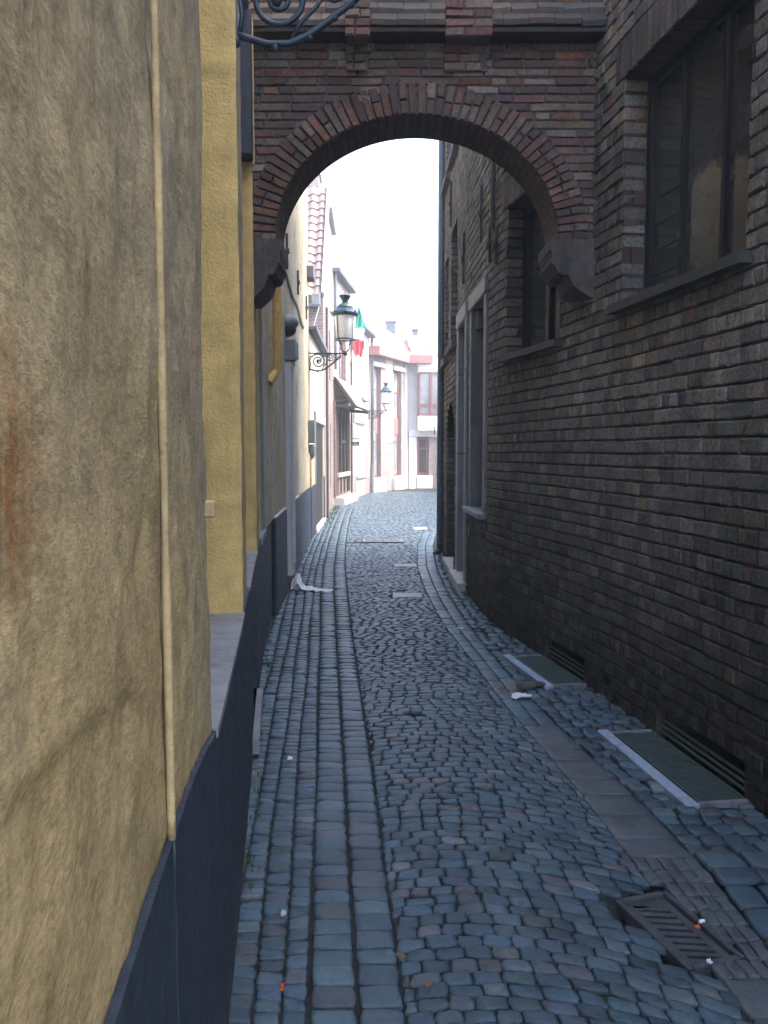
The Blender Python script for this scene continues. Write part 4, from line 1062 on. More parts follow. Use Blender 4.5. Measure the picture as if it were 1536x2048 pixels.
# ================================================================== LANTERNS ON BRACKETS
def make_lantern(label):
    rt = thing('street_lamp', label, 'street lamp', group='lanterns on scrolled wall brackets')
    mb = MB(); r = .011
    mb.box((.006, 0, -.13), (.014, .035, .34), bev=.004)
    mb.tube([(0, 0, 0), (.62, 0, 0)], .012, 8)
    def spiral(cx, cz, r0, r1, a0, turns, n=40, rr=.010, ry=0):
        P = []; Rr = []
        for i in range(n+1):
            f = i/n; a = a0+turns*2*math.pi*f; rd = r0+(r1-r0)*f; P.append((cx+rd*math.cos(a), ry, cz+rd*math.sin(a))); Rr.append(rr*(1-.25*f))
        mb.tube(P, Rr, 7)
    spiral(.165, -.135, .130, .022, R(150), -1.9, 60, .013)
    spiral(.165, -.135, .030, .012, 0, 1, 12, .012)
    spiral(.375, -.055, .050, .012, R(200), -1.4, 26, .009); spiral(.46, -.045, .038, .010, R(20), 1.3, 22, .008)
    pts = [(.0, -.27), (.05, -.285), (.13, -.305), (.22, -.300), (.30, -.262), (.37, -.21), (.44, -.155), (.51, -.095), (.555, -.06), (.56, -.03)]
    mb.tube([(x, 0, z) for x, z in pts], .015, 8)
    mb.tube([(.02, 0, -.27), (.03, 0, -.20), (.02, 0, -.12), (.045, 0, -.04)], .010, 7)
    mb.tube([(.22, 0, -.30), (.26, 0, -.22), (.33, 0, -.15), (.36, 0, -.10)], .009, 7)
    mb.tube([(.30, 0, -.10), (.40, 0, -.13), (.47, 0, -.10), (.52, 0, -.04)], .008, 7)
    for (x, z, q) in ((.16, -.318, .018), (.30, -.275, .014), (.40, -.195, .014), (.0, -.30, .026), (.47, -.14, .012), (.165, -.135, .026), (.29, -.05, .014), (.42, -.09, .013)):
        mb.lathe([(0.001, -q), (q*.7, -q*.7), (q, 0), (q*.7, q*.7), (.001, q)], (x, 0, z), 8)
    mb.build('bracket', M['iron'], rt, smooth=True)
    cx = .64
    mb = MB(); mb.lathe([(.001, -.045), (.03, -.035), (.045, 0), (.03, .035), (.001, .045)], (cx, 0, 0), 12)
    for k2 in range(4):
        a = math.pi/4+k2*math.pi/2; c, s_ = math.cos(a), math.sin(a)
        mb.tube([(cx+q*c, q*s_, z) for q, z in ((.02, .03), (.07, .05), (.105, .09), (.10, .14), (.135, .20), (.165, .235))], .009, 6)
    n_ = 24; mb.tube([(cx+.180*math.cos(2*math.pi*i/n_), .180*math.sin(2*math.pi*i/n_), .24) for i in range(n_)], .012, 6, closed=True)
    for k2 in range(4):
        a = k2*math.pi/2+math.pi/4; mb.tube([(cx+.175*math.cos(a), .175*math.sin(a), .24), (cx+.205*math.cos(a), .205*math.sin(a), .67)], .008, 6)
    mb.build('yoke', M['iron'], rt, smooth=True)
    mb = MB(); mb.lathe([(.150, .25), (.158, .26), (.188, .64), (.19, .665)], (cx, 0, 0), 24); mb.build('globe', M['milk'], rt, smooth=True)
    mb = MB(); mb.lathe([(.20, .64), (.235, .655), (.245, .70), (.225, .715), (.19, .74), (.15, .78)], (cx, 0, 0), 28)
    for k2 in range(8):
        a = k2*math.pi/4; c, s_ = math.cos(a), math.sin(a); mb.tube([(cx+.235*c, .235*s_, .69), (cx+.262*c, .262*s_, .735)], [.016, .006], 6)
    mb.lathe([(.055, .88), (.05, .90), (.075, .94), (.105, .985), (.108, 1.0), (.04, 1.005), (.006, 1.01), (.004, 1.06), (.001, 1.07)], (cx, 0, 0), 20)
    mb.build('crown', M['iron'], rt, smooth=True)
    mb = MB(); mb.lathe([(.152, .778), (.14, .81), (.10, .85), (.06, .87), (.05, .885)], (cx, 0, 0), 24); mb.build('cap', M['greencap'], rt, smooth=True)
    mb = MB(); mb.lathe([(.001, .50), (.04, .515), (.06, .56), (.06, .64)], (cx, 0, 0), 16); mb.build('bulb', M['milk'], rt, smooth=True)
    return rt
L1 = make_lantern('milky glass lantern on scrolled iron bracket where the stucco house ends, above the meter box')
s_, z_ = LP.hit(617, 706); L1.location = LP.v(LP.len-.03, .0, z_); L1.rotation_euler.z = R(3)
L2 = copy_tree(L1); L2['label'] = 'small distant lantern on the zinc pipe left of the pink trimmed building'
p2 = at(738, 821, 30.0); L2.location = p2+Vector((0, -.1, 0)); L2.rotation_euler.z = R(-8)
L3 = copy_tree(L1); L3['label'] = 'blue black scrolled bracket cut off by the top edge, nearest the viewer on the left'
s_, z_ = LP.hit(467, 70); L3.location = LP.v(LP.sY(3.34), .0, 3.53); L3.rotation_euler.z = R(4)

# ================================================================== CREAM HOUSE (beyond the stucco one)
def hop(path, pxa, pya, pxb, pyb):
    s0, z1 = path.hit(pxa, pya); s1, z1b = path.hit(pxb, pya); _, z0 = path.hit((pxa+pxb)/2, pyb); _, z1 = path.hit((pxa+pxb)/2, pya)
    return dict(s0=min(s0, s1), s1=max(s0, s1), z0=z0, z1=z1)
def facade(name, label, path, height, mat, ops, depth=4, ext=0, rv=.18):
    rt = thing(name, label, 'house', tuple(path.v(path.len/2, 0, 0)))
    mb = MB(); sheet(mb, path, ext, path.len, -.05, height, ops, 1, 1); shell(mb, path, ext, path.len, height, depth, k=2)
    for o in ops: reveal(mb, path, o, rv)
    mb.build('wall', M[mat], rt); return rt
cd = dict(s0=1.35, s1=3.95, z0=.06, z1=2.12)
CHs = facade('cream_house', 'low cream rendered house with a dark open doorway behind the first lantern', CREAM, 3.70, 'cream', [cd], 2.5, rv=.03)
mb = MB(); mb.pbox(CREAM, cd['s0'], cd['s1'], -.06, -.03, .06, 2.12); mb.build('door', M['door'], CHs)  # shallow-set near-black panel stands for the shade inside the doorway
mb = MB(); mb.pbox(CREAM, cd['s0']-.1, cd['s1']+.1, -.2, .05, -.03, .058, bev=.01); mb.build('doorstep', M['palestone'], CHs)
mb = MB(); mb.pbox(CREAM, cd['s0']-.12, cd['s0'], .0, .02, 0, 2.13, bev=.006); mb.pbox(CREAM, cd['s0']-.2, cd['s1']+.2, .0, .035, 2.14, 2.34, bev=.006); mb.build('door_surround', M['sill'], CHs)
mb = MB(); mb.pbox(CREAM, 0.05, CREAM.len, -.5, .14, 3.70, 3.78, bev=.01); mb.build('eave', M['slate'], CHs)
mb = MB(); mb.pbox(CREAM, .02, cd['s0']-.13, .0, .03, 0, .95, bev=.004); mb.build('plinth', M['navy'], CHs); mb = MB(); mb.pbox(CREAM, cd['s1']+.02, CREAM.len, .0, .02, 0, 1.0, bev=.004); mb.build('plinth', M['navy'], CHs)

# ================================================================== PURPLE BRICK HOUSE with tiled slope facing the alley
pops = [dict(s0=2.6, s1=3.2, z0=3.4, z1=4.7), dict(s0=2.9, s1=3.3, z0=.6, z1=2.3)]
PH = facade('purple_brick_house', 'narrow grey purple brick house with a steep pink pantile slope facing the alley', PURP, 7.6, 'purplebrick', pops, 3.2, ext=2.12, rv=.1)
for o in pops:
    mb = MB(); mb.pbox(PURP, o['s0'], o['s1'], -.14, -.09, o['z0'], o['z1']); mb.build('window', M['glass'], PH)
# gable wall facing us (x from -3.4 to the facade) up to the roof start
gx1 = -1.37; gx0 = gx1-1.6; zb_ = at(620, 592, 18.3).z; zt_ = at(620, 378, 20.4).z
mb = MB(); mb.add([(gx0, 18.28, 0), (gx1+.0, 18.28, 0), (gx1, 18.28, zb_), (gx0, 18.28, zb_)], [(0, 1, 2, 3)], [(0, 0), (gx1-gx0, 0), (gx1-gx0, zb_), (0, zb_)])
mb.add([(gx1, 18.28, 0), (gx1, 18.28, zb_), (gx1-.04, 20.42, zt_), (gx1-.04, 20.42, 0)], [(0, 1, 2, 3)], [(0, 0), (0, zb_), (2, zt_), (2, 0)]); mb.build('gable', M['purplebrick'], PH)
# pantiles: real waves
mb = MB(); rows = 14; slope = Vector((0, 2.1, zt_-zb_)); Ls = slope.length; sdn = slope.normalized(); nrm = Vector((0, -sdn.z, sdn.y))
xw = np.linspace(gx0, gx1-.03, 70); per = .235
for r in range(rows):
    a = r/rows; b = (r+1.12)/rows; V = []; 
    for f, lift in ((a, .045), (b, .005)):
        for x in xw:
            wv = .028*math.sin((x-gx0)/per*2*math.pi)+lift; p = Vector((x, 18.26, zb_))+slope*f+nrm*wv; V.append(tuple(p))
    for x in xw: V.append(tuple(Vector((x, 18.26, zb_))+slope*a+nrm*(.028*math.sin((x-gx0)/per*2*math.pi)+.015)))
    k2 = len(xw); cb_ = []
    for f in range(3):
        for x in xw: rnd = random.Random(int((x-gx0)/per)*31+r*7).uniform(.8, 1.2); cb_.append(np.array((.38, .275, .245))*rnd)
    mb.add(V, [(i, i+1, k2+i+1, k2+i) for i in range(k2-1)]+[(2*k2+i, 2*k2+i+1, i+1, i) for i in range(k2-1)], None, np.array(cb_))
mb.build('roof', M['fartile'], PH, smooth=False)
mb = MB(); mb.box((gx1+.0, 19.3, (zb_+zt_)/2+.05), (.07, Ls+.1, .16), Matrix.Rotation(math.atan2(slope.z, slope.y), 3, 'X'), .01); mb.build('verge', M['palestone'], PH)
pv = at(631, 598, 18.2); mb = MB(); mb.box((pv.x+.01, 18.2, pv.z), (.20, .10, .24), bev=.01); vv = mb.build('attic_window', M['glass_lt'], PH)
mb = MB(); mb.box((pv.x-.02, 18.14, pv.z-.16), (.28, .2, .07), bev=.01); mb.build('sill', M['slate'], vv)
mb = MB(); a_ = at(640, 607, 18.05); b_ = at(617, 690, 18.05); mb.tube([a_, b_], .008, 5); mb.build('cable', M['white'], PH)
# cornice and chimney
mb = MB(); mb.pbox(PURP, 2.1, PURP.len, -.3, .12, 7.6, 7.74, bev=.02); mb.build('cornice', M['palestone'], PH)
mb = MB(); mb.pbox(PURP, 3.6, 4.3, -1.0, -.3, 7.74, 8.9, bev=.01); mb.pbox(PURP, 3.55, 4.35, -1.05, -.25, 8.9, 8.98, bev=.01); mb.build('chimney', M['pinkbrick'], PH)
mb = MB(); mb.tube([PURP.v(.6, .05, z) for z in (0, 3, 4.9)], .03, 8); mb.build('downpipe', M['rustiron'], PH)

# ================================================================== CANOPY HOUSE
s0c, _ = CANO.hit(668, 800); 
cops = [dict(s0=1.0, s1=2.35, z0=3.55, z1=5.0), dict(s0=.35, s1=2.3, z0=.85, z1=2.75)]
KH = facade('canopy_house', 'pale brick house with a timber shop front under a tiled canopy', CANO, 6.6, 'pinkbrick', cops, 4, rv=.15)
window(KH, CANO, cops[0], .08, (.5,), (), .09, 'redframe', 'glass_lt')
window(KH, CANO, cops[1], .08, (.33, .66), (.45,), .10, 'wood', 'glass')
mb = MB(); mb.pbox(CANO, 0.05, 2.7, .0, .03, .1, 3.0, seg=5); 
# shop front: brown timber posts, pale rail, brick base
mb = MB()
for x in (.10, .40, 1.0, 1.62, 2.25, 2.62): mb.pbox(CANO, x, x+.10, .0, .07, .3, 2.85, bev=.008)
mb.pbox(CANO, .1, 2.7, 0, .08, 2.85, 3.0, bev=.008); mb.build('shop_front', M['wood'], KH)
mb = MB(); mb.pbox(CANO, .3, 2.5, 0, .12, .80, .92, bev=.01); mb.build('rail', M['palestone'], KH)
mb = MB(); mb.pbox(CANO, .3, 2.5, 0, .03, .25, .80, bev=.004); mb.pbox(CANO, .0, .34, .0, .06, .25, 3.0, bev=.004); mb.build('shop_base', M['redbrick'], KH)
mb = MB(); mb.pbox(CANO, .2, 2.8, 0, .30, -.02, .22, bev=.01); mb.build('step', M['palestone'], KH)
# canopy
c0, c1 = .05, 3.05; nb_ = .62; zc0, zc1 = 3.72, 2.86
mb = MB()
for r in range(9):
    f0 = r/9; f1 = (r+1.2)/9
    for i in range(14):
        a = c0+(c1-c0)*i/14; b = c0+(c1-c0)*(i+1)/14-.008
        P = [CANO.map(a, .02+nb_*f0, zc0+(zc1-zc0)*f0), CANO.map(b, .02+nb_*f0, zc0+(zc1-zc0)*f0), CANO.map(b, .02+nb_*f1, zc0+(zc1-zc0)*f1+.03), CANO.map(a, .02+nb_*f1, zc0+(zc1-zc0)*f1+.03)]
        P += [p-np.array([0, 0, .03]) for p in P]
        mb.add(P, [(0, 1, 2, 3), (4, 5, 6, 7), (3, 2, 6, 7), (0, 3, 7, 4), (1, 2, 6, 5)], None, pick([(.34, .30, .28), (.28, .25, .24)], [1, 1]))
cn = mb.build('canopy', M['fartile'], KH)
for x in (c0+.03, c1-.1):
    mb = MB()
    for (n0, z0_, n1, z1_) in ((.03, 3.62, .62, 2.80), (.03, 2.95, .42, 3.02), (.03, 2.86, .62, 2.80)):
        A = CANO.v(x, n0, z0_); B = CANO.v(x, n1, z1_); mb.tube([A, B], .05, 4)
    mb.build('canopy_brace', M['wood'], cn)
mb = MB(); mb.tube([CANO.v(c0+.02, .04, 3.68), CANO.v(c0+.02, .66, 2.82)], .035, 4); mb.tube([CANO.v(c0, .66, 2.83), CANO.v(c1, .66, 2.83)], .035, 4); mb.build('verge_board', M['wood'], cn)
mb = MB(); mb.pbox(CANO, 0, CANO.len, -.4, .22, 6.6, 6.74, bev=.02); mb.build('gutter', M['slate'], KH)
mb = MB(); mb.tube([CANO.v(.12, .06, 6.6), CANO.v(.12, .06, 3.9)], .04, 8); mb.build('downpipe', M['zinc'], KH)
mb = MB(); mb.tube([CANO.v(3.12, .06, 6.0), CANO.v(3.12, .06, .0)], .035, 8); mb.build('downpipe', M['rustiron'], KH)
mb = MB(); mb.pbox(CANO, 1.9, 2.1, .02, .2, 3.2, 3.38, bev=.02); mb.build('spotlight', M['frame'], KH)
mb = MB(); mb.pbox(CANO, 0, CANO.len, -3, -.4, 6.74, 7.3, bev=.3); mb.build('roof', M['slate'], KH)
# hanging signs
def hang_sign(label, px, py, Y, w_, h_, wallpx):
    c = at(px, py, Y); rt = thing('hanging_sign', label, 'sign', tuple(c), group='black signs hanging below the canopy')
    mb = MB(); mb.box(c, (w_, .03, h_), bev=.012); b = mb.build('board', M['frame'], rt)
    mb = MB(); 
    mb.box((c.x, c.y-.017, c.z+h_*.17), (w_*.34, .004, h_*.13)); mb.box((c.x+.0, c.y-.017, c.z-h_*.16), (w_*.66, .004, h_*.12)); mb.build('lettering', M['palestone'], b)
    mb = MB(); zt = c.z+h_/2+.10; xe = c.x+w_*.55
    mb.tube([(wallpx, Y, zt), (xe, Y, zt)], .012, 6)
    for sg in (-.38, .38): mb.tube([(c.x+w_*sg, Y, zt), (c.x+w_*sg, Y, c.z+h_/2)], .006, 5)
    mb.build('arm', M['iron'], rt)
hang_sign('square cornered black hanging sign with two lines of pale lettering under the canopy edge', 688, 883, 24.3, .27, .145, at(674, 880, 24.3).x)
hang_sign('round cornered black hanging sign with pale lettering beside the white window', 710.5, 887.5, 25.6, .27, .125, at(700, 880, 25.6).x)
# flag
fp0 = at(699, 735, 25.2); fp1 = at(719, 612, 24.6)
FL = thing('flag', 'green white and red flag hanging limp from a slanted pole above the canopy', 'flag', tuple(fp0))
mb = MB(); mb.tube([fp0, fp1], .014, 8); mb.build('pole', M['palestone'], FL)
for (n_, f0, f1, m_) in (('green_band', 0, .42, 'green'), ('white_band', .42, .66, 'flagwhite'), ('red_band', .66, 1, 'flagred')):
    mb = MB(); V = []; K1, K2 = 10, 12
    for i in range(K1+1):
        f = f0+(f1-f0)*i/K1; pc = at(717.5+1.5*math.sin(f*7), 615+98*f, 24.6)
        wd = .06+.30*min(1, f*2.6)*(1 if f < .8 else 1-(f-.8)*2.6)
        for j in range(K2+1):
            u = j/K2-.5; V.append((pc.x+wd*u+.01*math.sin(f*20+j), pc.y+.05*math.sin(u*14+f*5), pc.z+.05*math.sin(u*9+f*3)*f))
    mb.add(V, [(i*(K2+1)+j, (i+1)*(K2+1)+j, (i+1)*(K2+1)+j+1, i*(K2+1)+j+1) for i in range(K1) for j in range(K2)]); mb.build(n_, M[m_], FL, smooth=True)

# ================================================================== WHITE WINDOW HOUSE
wops = [dict(s0=.35, s1=1.35, z0=3.45, z1=5.3), dict(s0=2.0, s1=3.0, z0=3.45, z1=5.3), dict(s0=1.0, s1=2.6, z0=.75, z1=2.45)]
WH = facade('white_window_house', 'pale rendered house with a white framed window, between canopy and pink trimmed building', WHIT, 5.75, 'render', wops, 4, rv=.1)
for o in wops[:2]: window(WH, WHIT, o, .05, (.5,), (.5,), .08, 'white', 'glass_lt')
window(WH, WHIT, wops[2], .04, (.35, .7), (), .10, 'white', 'glass_lt')
for o in wops: mb = MB(); mb.pbox(WHIT, o['s0']-.1, o['s1']+.1, 0, .14, o['z0']-.12, o['z0']-.01, bev=.01); mb.build('sill', M['bluestone' if o['z0'] > 1 else 'palestone'], WH)
mb = MB(); mb.pbox(WHIT, .9, 2.7, 0, .06, 0, .62, bev=.01); mb.build('window_plinth', M['palestone'], WH)
mb = MB(); mb.pbox(WHIT, 0, WHIT.len, 0, .012, 0, 2.5, bev=0); 
mb = MB(); mb.pbox(WHIT, .5, 3.0, 0, .05, 2.5, 2.85, bev=.01); mb.build('lintel_band', M['sill'], WH)
mb = MB(); mb.pbox(WHIT, .02, .8, 0.0, .03, 0, 2.5); mb.build('brick_pier', M['pinkbrick'], WH); mb = MB(); mb.pbox(WHIT, 3.1, WHIT.len-.1, 0.0, .03, 0, 2.5); mb.build('brick_pier', M['pinkbrick'], WH)
mb = MB(); mb.pbox(WHIT, -.05, WHIT.len, -.3, .28, 5.75, 5.92, bev=.02); mb.build('gutter', M['slate'], WH)
mb = MB(); mb.pbox(WHIT, 0, WHIT.len, -3, -.2, 5.92, 6.5, bev=.3); mb.build('roof', M['fartile'], WH)
mb = MB(); mb.tube([WHIT.v(WHIT.len-.05, .12, z) for z in (5.75, 3, .45)], .06, 10); mb.build('downpipe', M['zinc'], WH)
mb = MB(); mb.tube([WHIT.v(WHIT.len-.05, .12, z) for z in (1.1, 0)], .075, 10); mb.build('pipe_guard', M['bluestone'], WH)
mb = MB(); mb.pbox(WHIT, WHIT.len-.12, WHIT.len+.02, .18, .2, 1.95, 2.3, bev=.004); mb.build('notice', M['white'], WH)

# ================================================================== PINK TRIMMED MODERN BUILDING
MH = thing('modern_building', 'modern pale brick building with pink cornice and tall red framed windows at the alley end', 'building', (1, 32, 0))
ma = hop(MODA, 744, 727, 762, 965); mb2 = hop(MODA, 787, 737, 803, 968)
mdo = hop(MODB, 835, 880, 858, 965); bay = hop(MODB, 835, 746, 871, 832)
for o in (ma, mb2, mdo): o['z0'] = .55
for o in (ma, mb2): o['z1'] = 4.75
mdo['z1'] = 2.15
HT = 5.15
mb = MB(); sheet(mb, MODA, 0, MODA.len, -.05, HT, [ma, mb2], 2, 2)
for o in (ma, mb2, ): reveal(mb, MODA, o, .25)
sheet(mb, MODB, 0, MODB.len, -.05, 2.3, [mdo], 2, 2); reveal(mb, MODB, mdo, .3)
mb.build('wall', M['pinkbrick'], MH)
mb = MB(); sheet(mb, MODB, 0, MODB.len, 2.3, 6.3, [bay], 2, 2, n=0); reveal(mb, MODB, bay, .3); shell(mb, MODB, 0, MODB.len, 6.3, 5, k=2); shell(mb, MODA, 0, MODA.len, HT, 3, k=2); mb.build('upper_wall', M['render'], MH)
def tallwin(o, path):
    fr = window(MH, path, o, .12, (), (.33, .40, .55, .80), .07, 'redframe', 'glass_lt')
    H_ = o['z1']-o['z0']; mb = MB(); mb.pbox(path, o['s0']+.07, o['s1']-.07, -.155, -.125, o['z0']+H_*.40, o['z0']+H_*.55, bev=.004); mb.build('panel', M['pinkfascia'], fr)
    mb = MB(); mb.pbox(path, o['s0']-.12, o['s1']+.15, -.02, .16, -.02, .55, bev=.03); mb.build('plinth_block', M['white'], MH)
    mb = MB(); mb.pbox(path, o['s0']-.1, o['s1']+.2, -.02, .10, o['z1']+.005, o['z1']+.17, bev=.01); mb.build('window_head', M['render'], MH)
tallwin(ma, MODA); tallwin(mb2, MODA)
# white rendered pier to the right of each tall window
mb = MB()
for (a, b) in ((mb2['s1']+.30, MODA.len-.02), (ma['s1']+.35, mb2['s0']-.15)): mb.pbox(MODA, a, b, 0, .03, 1.9 if b < 3 else .0, HT, bev=.0)
mb.build('pier', M['render'], MH)
window(MH, MODB, mdo, .1, (), (.70,), .10, 'redframe', 'glass')
mb = MB(); mb.pbox(MODB, mdo['s0']-.05, mdo['s1']+.12, -.02, .16, -.02, .53, bev=.03); mb.build('plinth_block', M['white'], MH)
mb = MB(); mb.pbox(MODB, mdo['s0']-.38, mdo['s0']-.06, 0, .12, -.02, 2.14, bev=.01); mb.pbox(MODB, mdo['s0']-.38, mdo['s1']+1.6, 0, .13, 2.15, 2.42, bev=.01); mb.pbox(MODB, mdo['s1']+.45, mdo['s1']+.65, 0, .12, 0, 2.14, bev=.01); mb.build('stone_portal', M['white'], MH)
# bay window
bz0, bz1 = bay['z0'], bay['z1']; s0b, s1b = bay['s0']-.02, bay['s1']+.25
mb = MB(); mb.pbox(MODB, s0b-.02, s1b+.02, 0, .42, bz0-.62, bz0-.02, bev=.015); mb.pbox(MODB, s0b+.12, s1b-.1, 0, .3, bz0-.72, bz0-.62, bev=.015); mb.pbox(MODB, s0b-.02, s1b+.02, 0, .42, bz1+.0, bz1+.4, bev=.015); by_ = mb.build('bay', M['white'], MH)
fr = MB(); 
for (a, b) in ((s0b, s0b+.08), ((s0b+s1b)/2-.06, (s0b+s1b)/2+.06), (s1b-.08, s1b)): fr.pbox(MODB, a, b, .30, .40, bz0, bz1, bev=.006)
for (a, b) in ((bz0-.02, bz0+.09), (bz0+(bz1-bz0)*.25-.04, bz0+(bz1-bz0)*.25+.04), (bz1-.06, bz1)): fr.pbox(MODB, s0b, s1b, .31, .39, a, b)
f_ = fr.build('window_frame', M['redframe'], by_)
mb = MB(); mb.pbox(MODB, s0b+.03, s1b-.03, .325, .335, bz0, bz1); mb.pbox(MODB, s0b+.02, s0b+.03, 0, .33, bz0, bz1); mb.build('pane', M['glass_lt'], f_)
# pink cornice following both faces
cor = Path([(-.50, 30.0), (1.0, 33.15), (1.95, 33.25)], 1); mb = MB()
A_ = []
for (n_, z) in ((.30, 5.12), (.38, 5.12), (.38, 5.44), (-.2, 5.44), (-.2, 5.12)):
    A_.append([cor.map(0, n_, z), cor.map(cor.S[1]-.0, n_, z)*.5+cor.map(cor.S[1]+1e-6, n_, z)*.5, cor.map(cor.len, n_, z)])
V = np.array(A_).reshape(-1, 3); Fc = []
for a in range(5):
    b = (a+1) % 5
    for i in range(2): Fc.append((a*3+i, a*3+i+1, b*3+i+1, b*3+i))
Fc += [(0, 3, 6, 9, 12), (2, 5, 8, 11, 14)]
mb.add(V, Fc); mb.build('cornice', M['pinkfascia'], MH, fix=True)
# tiled roof slope above the cornice
mb = MB(); r0 = cor.map(0, .1, 5.45); r1 = cor.map(cor.S[1]-.01, .1, 5.45); r2 = cor.map(0, -2.4, 7.4); r3 = cor.map(cor.S[1]-.01, -2.4, 7.4); r4 = cor.map(cor.len, -.2, 5.45)
for i in range(10):
    f0, f1 = i/10, (i+1.05)/10; mb.add([r0+(r2-r0)*f0+[0, 0, .03], r1+(r3-r1)*f0+[0, 0, .03], r1+(r3-r1)*f1, r0+(r2-r0)*f1, r0+(r2-r0)*f0, r1+(r3-r1)*f0], [(0, 1, 2, 3), (4, 5, 1, 0)], None, (.50, .30, .22))
mb.add([r1, r3, r4], [(0, 1, 2)], None, (.5, .3, .22)); mb.build('roof', M['fartile'], MH)
# terrace railing
mb = MB(); ry = 33.2
for px in (812, 853): p = at(px, 715, ry); mb.tube([(p.x, ry, at(px, 717, ry).z), (p.x, ry, at(px, 690, ry).z)], .018, 6)
for py in (690, 703, 716): a = at(812, py, ry); b = at(853, py, ry); mb.tube([a, b], .012, 6)
mb.build('railing', M['galv'], MH)
mb = MB(); pr = at(822, 706, 33.3); mb.prism([pr+Vector(v) for v in ((-.1, 0, -.22), (.22, 0, -.22), (.05, 0, -.02), (-.06, 0, .28), (-.13, 0, .25))], (0, .06, 0)); tag(mb.build('red_parasol', M['flagred']), 'folded red cloth behind the terrace railing above the pink cornice', 'parasol')
# more distant roofs and chimneys
FB = thing('far_house', 'distant pale house with dark chimneys above the pink trimmed building', 'house', (3, 42, 0))
mb = MB(); a = at(742, 700, 42); b = at(1000, 700, 42); mb.box(((a.x+b.x)/2, 44, 3.1), (b.x-a.x, 4, 6.2)); mb.build('wall', M['render'], FB)
for (pa, pb, y0, y1) in ((772, 791, 645, 690), (826, 836, 661, 690)):
    p = at(pa, y0, 42); q = at(pb, y1, 42); mb = MB(); mb.box(((p.x+q.x)/2, 42.3, (p.z+5.8)/2), (q.x-p.x, .5, p.z-5.8), bev=.02); mb.box(((p.x+q.x)/2, 42.3, p.z+.05), (q.x-p.x+.1, .6, .1), bev=.02); mb.build('chimney', M['slate'], FB)
# building closing the square on the right (only seen from a step aside)
SB = thing('square_house', 'plain pale brick house closing the square beyond the drainpipe', 'house', (7, 22, 0))
mb = MB(); mb.box((8.2, 24, 2.5), (4, 14, 5.2)); mb.build('wall', M['pinkbrick'], SB)

# ================================================================== THINGS ON THE GROUND
# cellar grates: stone kerb frame, slatted grate
lab = ['green galvanised slatted cellar grate with pale blue kerb stone, nearest on the right', 'farther slatted cellar grate with pale kerb stone, beside the broken stones']
for c, lb in zip(CELL, lab):
    s0, s1 = c['s0'], c['s1']; rt = thing('cellar_grate', lb, 'grate', tuple(RP.v((s0+s1)/2, .18, 0)), group='cellar grates along the right wall')
    mb = MB(); mb.pbox(RP, s0-.05, s1+.05, .255, .318, -.05, .022, bev=.006); mb.build('kerb_stone', M['kerb'], rt)
    mb = MB(); mb.pbox(RP, s0-.03, s0-.008, -.0, .25, -.04, .012); mb.build('end_stone', M['bluestone'], rt); mb = MB(); mb.pbox(RP, s1+.008, s1+.04, -.0, .25, -.04, .012); mb.build('end_stone', M['bluestone'], rt)
    mb = MB(); x = s0
    mb.pbox(RP, s0-.004, s1+.004, .225, .235, -.02, .012); mb.pbox(RP, s0-.004, s1+.004, .0, .01, -.02, .012)
    while x < s1: mb.pbox(RP, x, x+.0065, .0105, .2245, -.014, .009); x += .0185
    mb.build('grating', M['galv'], rt)
# street drain
DG = thing('street_drain', 'rusty iron street drain with angled slots sunk beside the gutter band', 'drain', (DR['c'][0], DR['c'][1], 0))
Mz = Matrix.Rotation(DR['a'], 3, 'Z'); hx, hy = DR['hx'], DR['hy']
mb = MB()
def dbox(x, y, z, sx, sy, sz, ang=0, bev=.003): mb.box((DR['c'][0]+(Mz@Vector((x, y, 0))).x, DR['c'][1]+(Mz@Vector((x, y, 0))).y, z), (sx, sy, sz), Mz@Matrix.Rotation(ang, 3, 'Z'), bev)
for sg in (-1, 1): dbox(sg*(hx-.008), 0, -.022, .020, hy*2, .045)
dbox(0, hy-.008, -.022, hx*2-.04, .022, .045); dbox(0, -hy+.008, -.022, hx*2-.04, .022, .045)
mb.build('frame', M['castiron'], DG)
# grate plate with slanted slots: columns beside and bars between slots
mb = MB(); zt = -.024; n_ = 9
dbox(-hx+.036, 0, zt, .032, hy*2-.05, .018, 0, .004); dbox(hx-.036, 0, zt, .032, hy*2-.05, .018, 0, .004)
for i in range(n_):
    y = -hy+.035+(2*hy-.09)*i/(n_-1); dbox(0, y, zt-.001, hx*2-.07, .019, .016, R(-22), .003)
dbox(0, hy-.035, zt-.001, hx*2-.07, .04, .016, 0, .003)
mb.build('grating', M['castiron'], DG)
mb = MB(); mb.box((DR['c'][0], DR['c'][1], -.125), (hx*2, hy*2, .01), Mz); mb.build('sump', M['drainhole'], DG)
# newspaper
np_ = G(600, 1172); P0 = Vector((G(586, 1180)[0], G(586, 1180)[1], 0)); P1 = Vector((G(664, 1184)[0], G(664, 1184)[1], 0)); NWS = MB(); ro = Vector((0, .28, 0))
NP = thing('newspaper', 'crumpled blue and white newspaper leaning on the pale pilaster foot', 'newspaper', tuple(P0))
V = []; K = 16
for i in range(K+1):
    f = i/K; base = P0.lerp(P1, f); zz_ = .02+.19*math.exp(-((f-.12)/.10)**2)+.03*math.exp(-((f-.4)/.12)**2)
    for j in range(6): g = j/5; V.append(tuple(base+ro*(g-.3)*(1-.6*f)+Vector((.015*math.sin(j*2+i), 0, zz_*(1-.55*abs(g-.5)*2)+.008*math.sin(i*1.7+j*2.3)))))
mb = MB(); mb.add(V, [(i*6+j, (i+1)*6+j, (i+1)*6+j+1, i*6+j+1) for i in range(K) for j in range(5)]); mb.build('sheet', M['bluewhite'], NP)
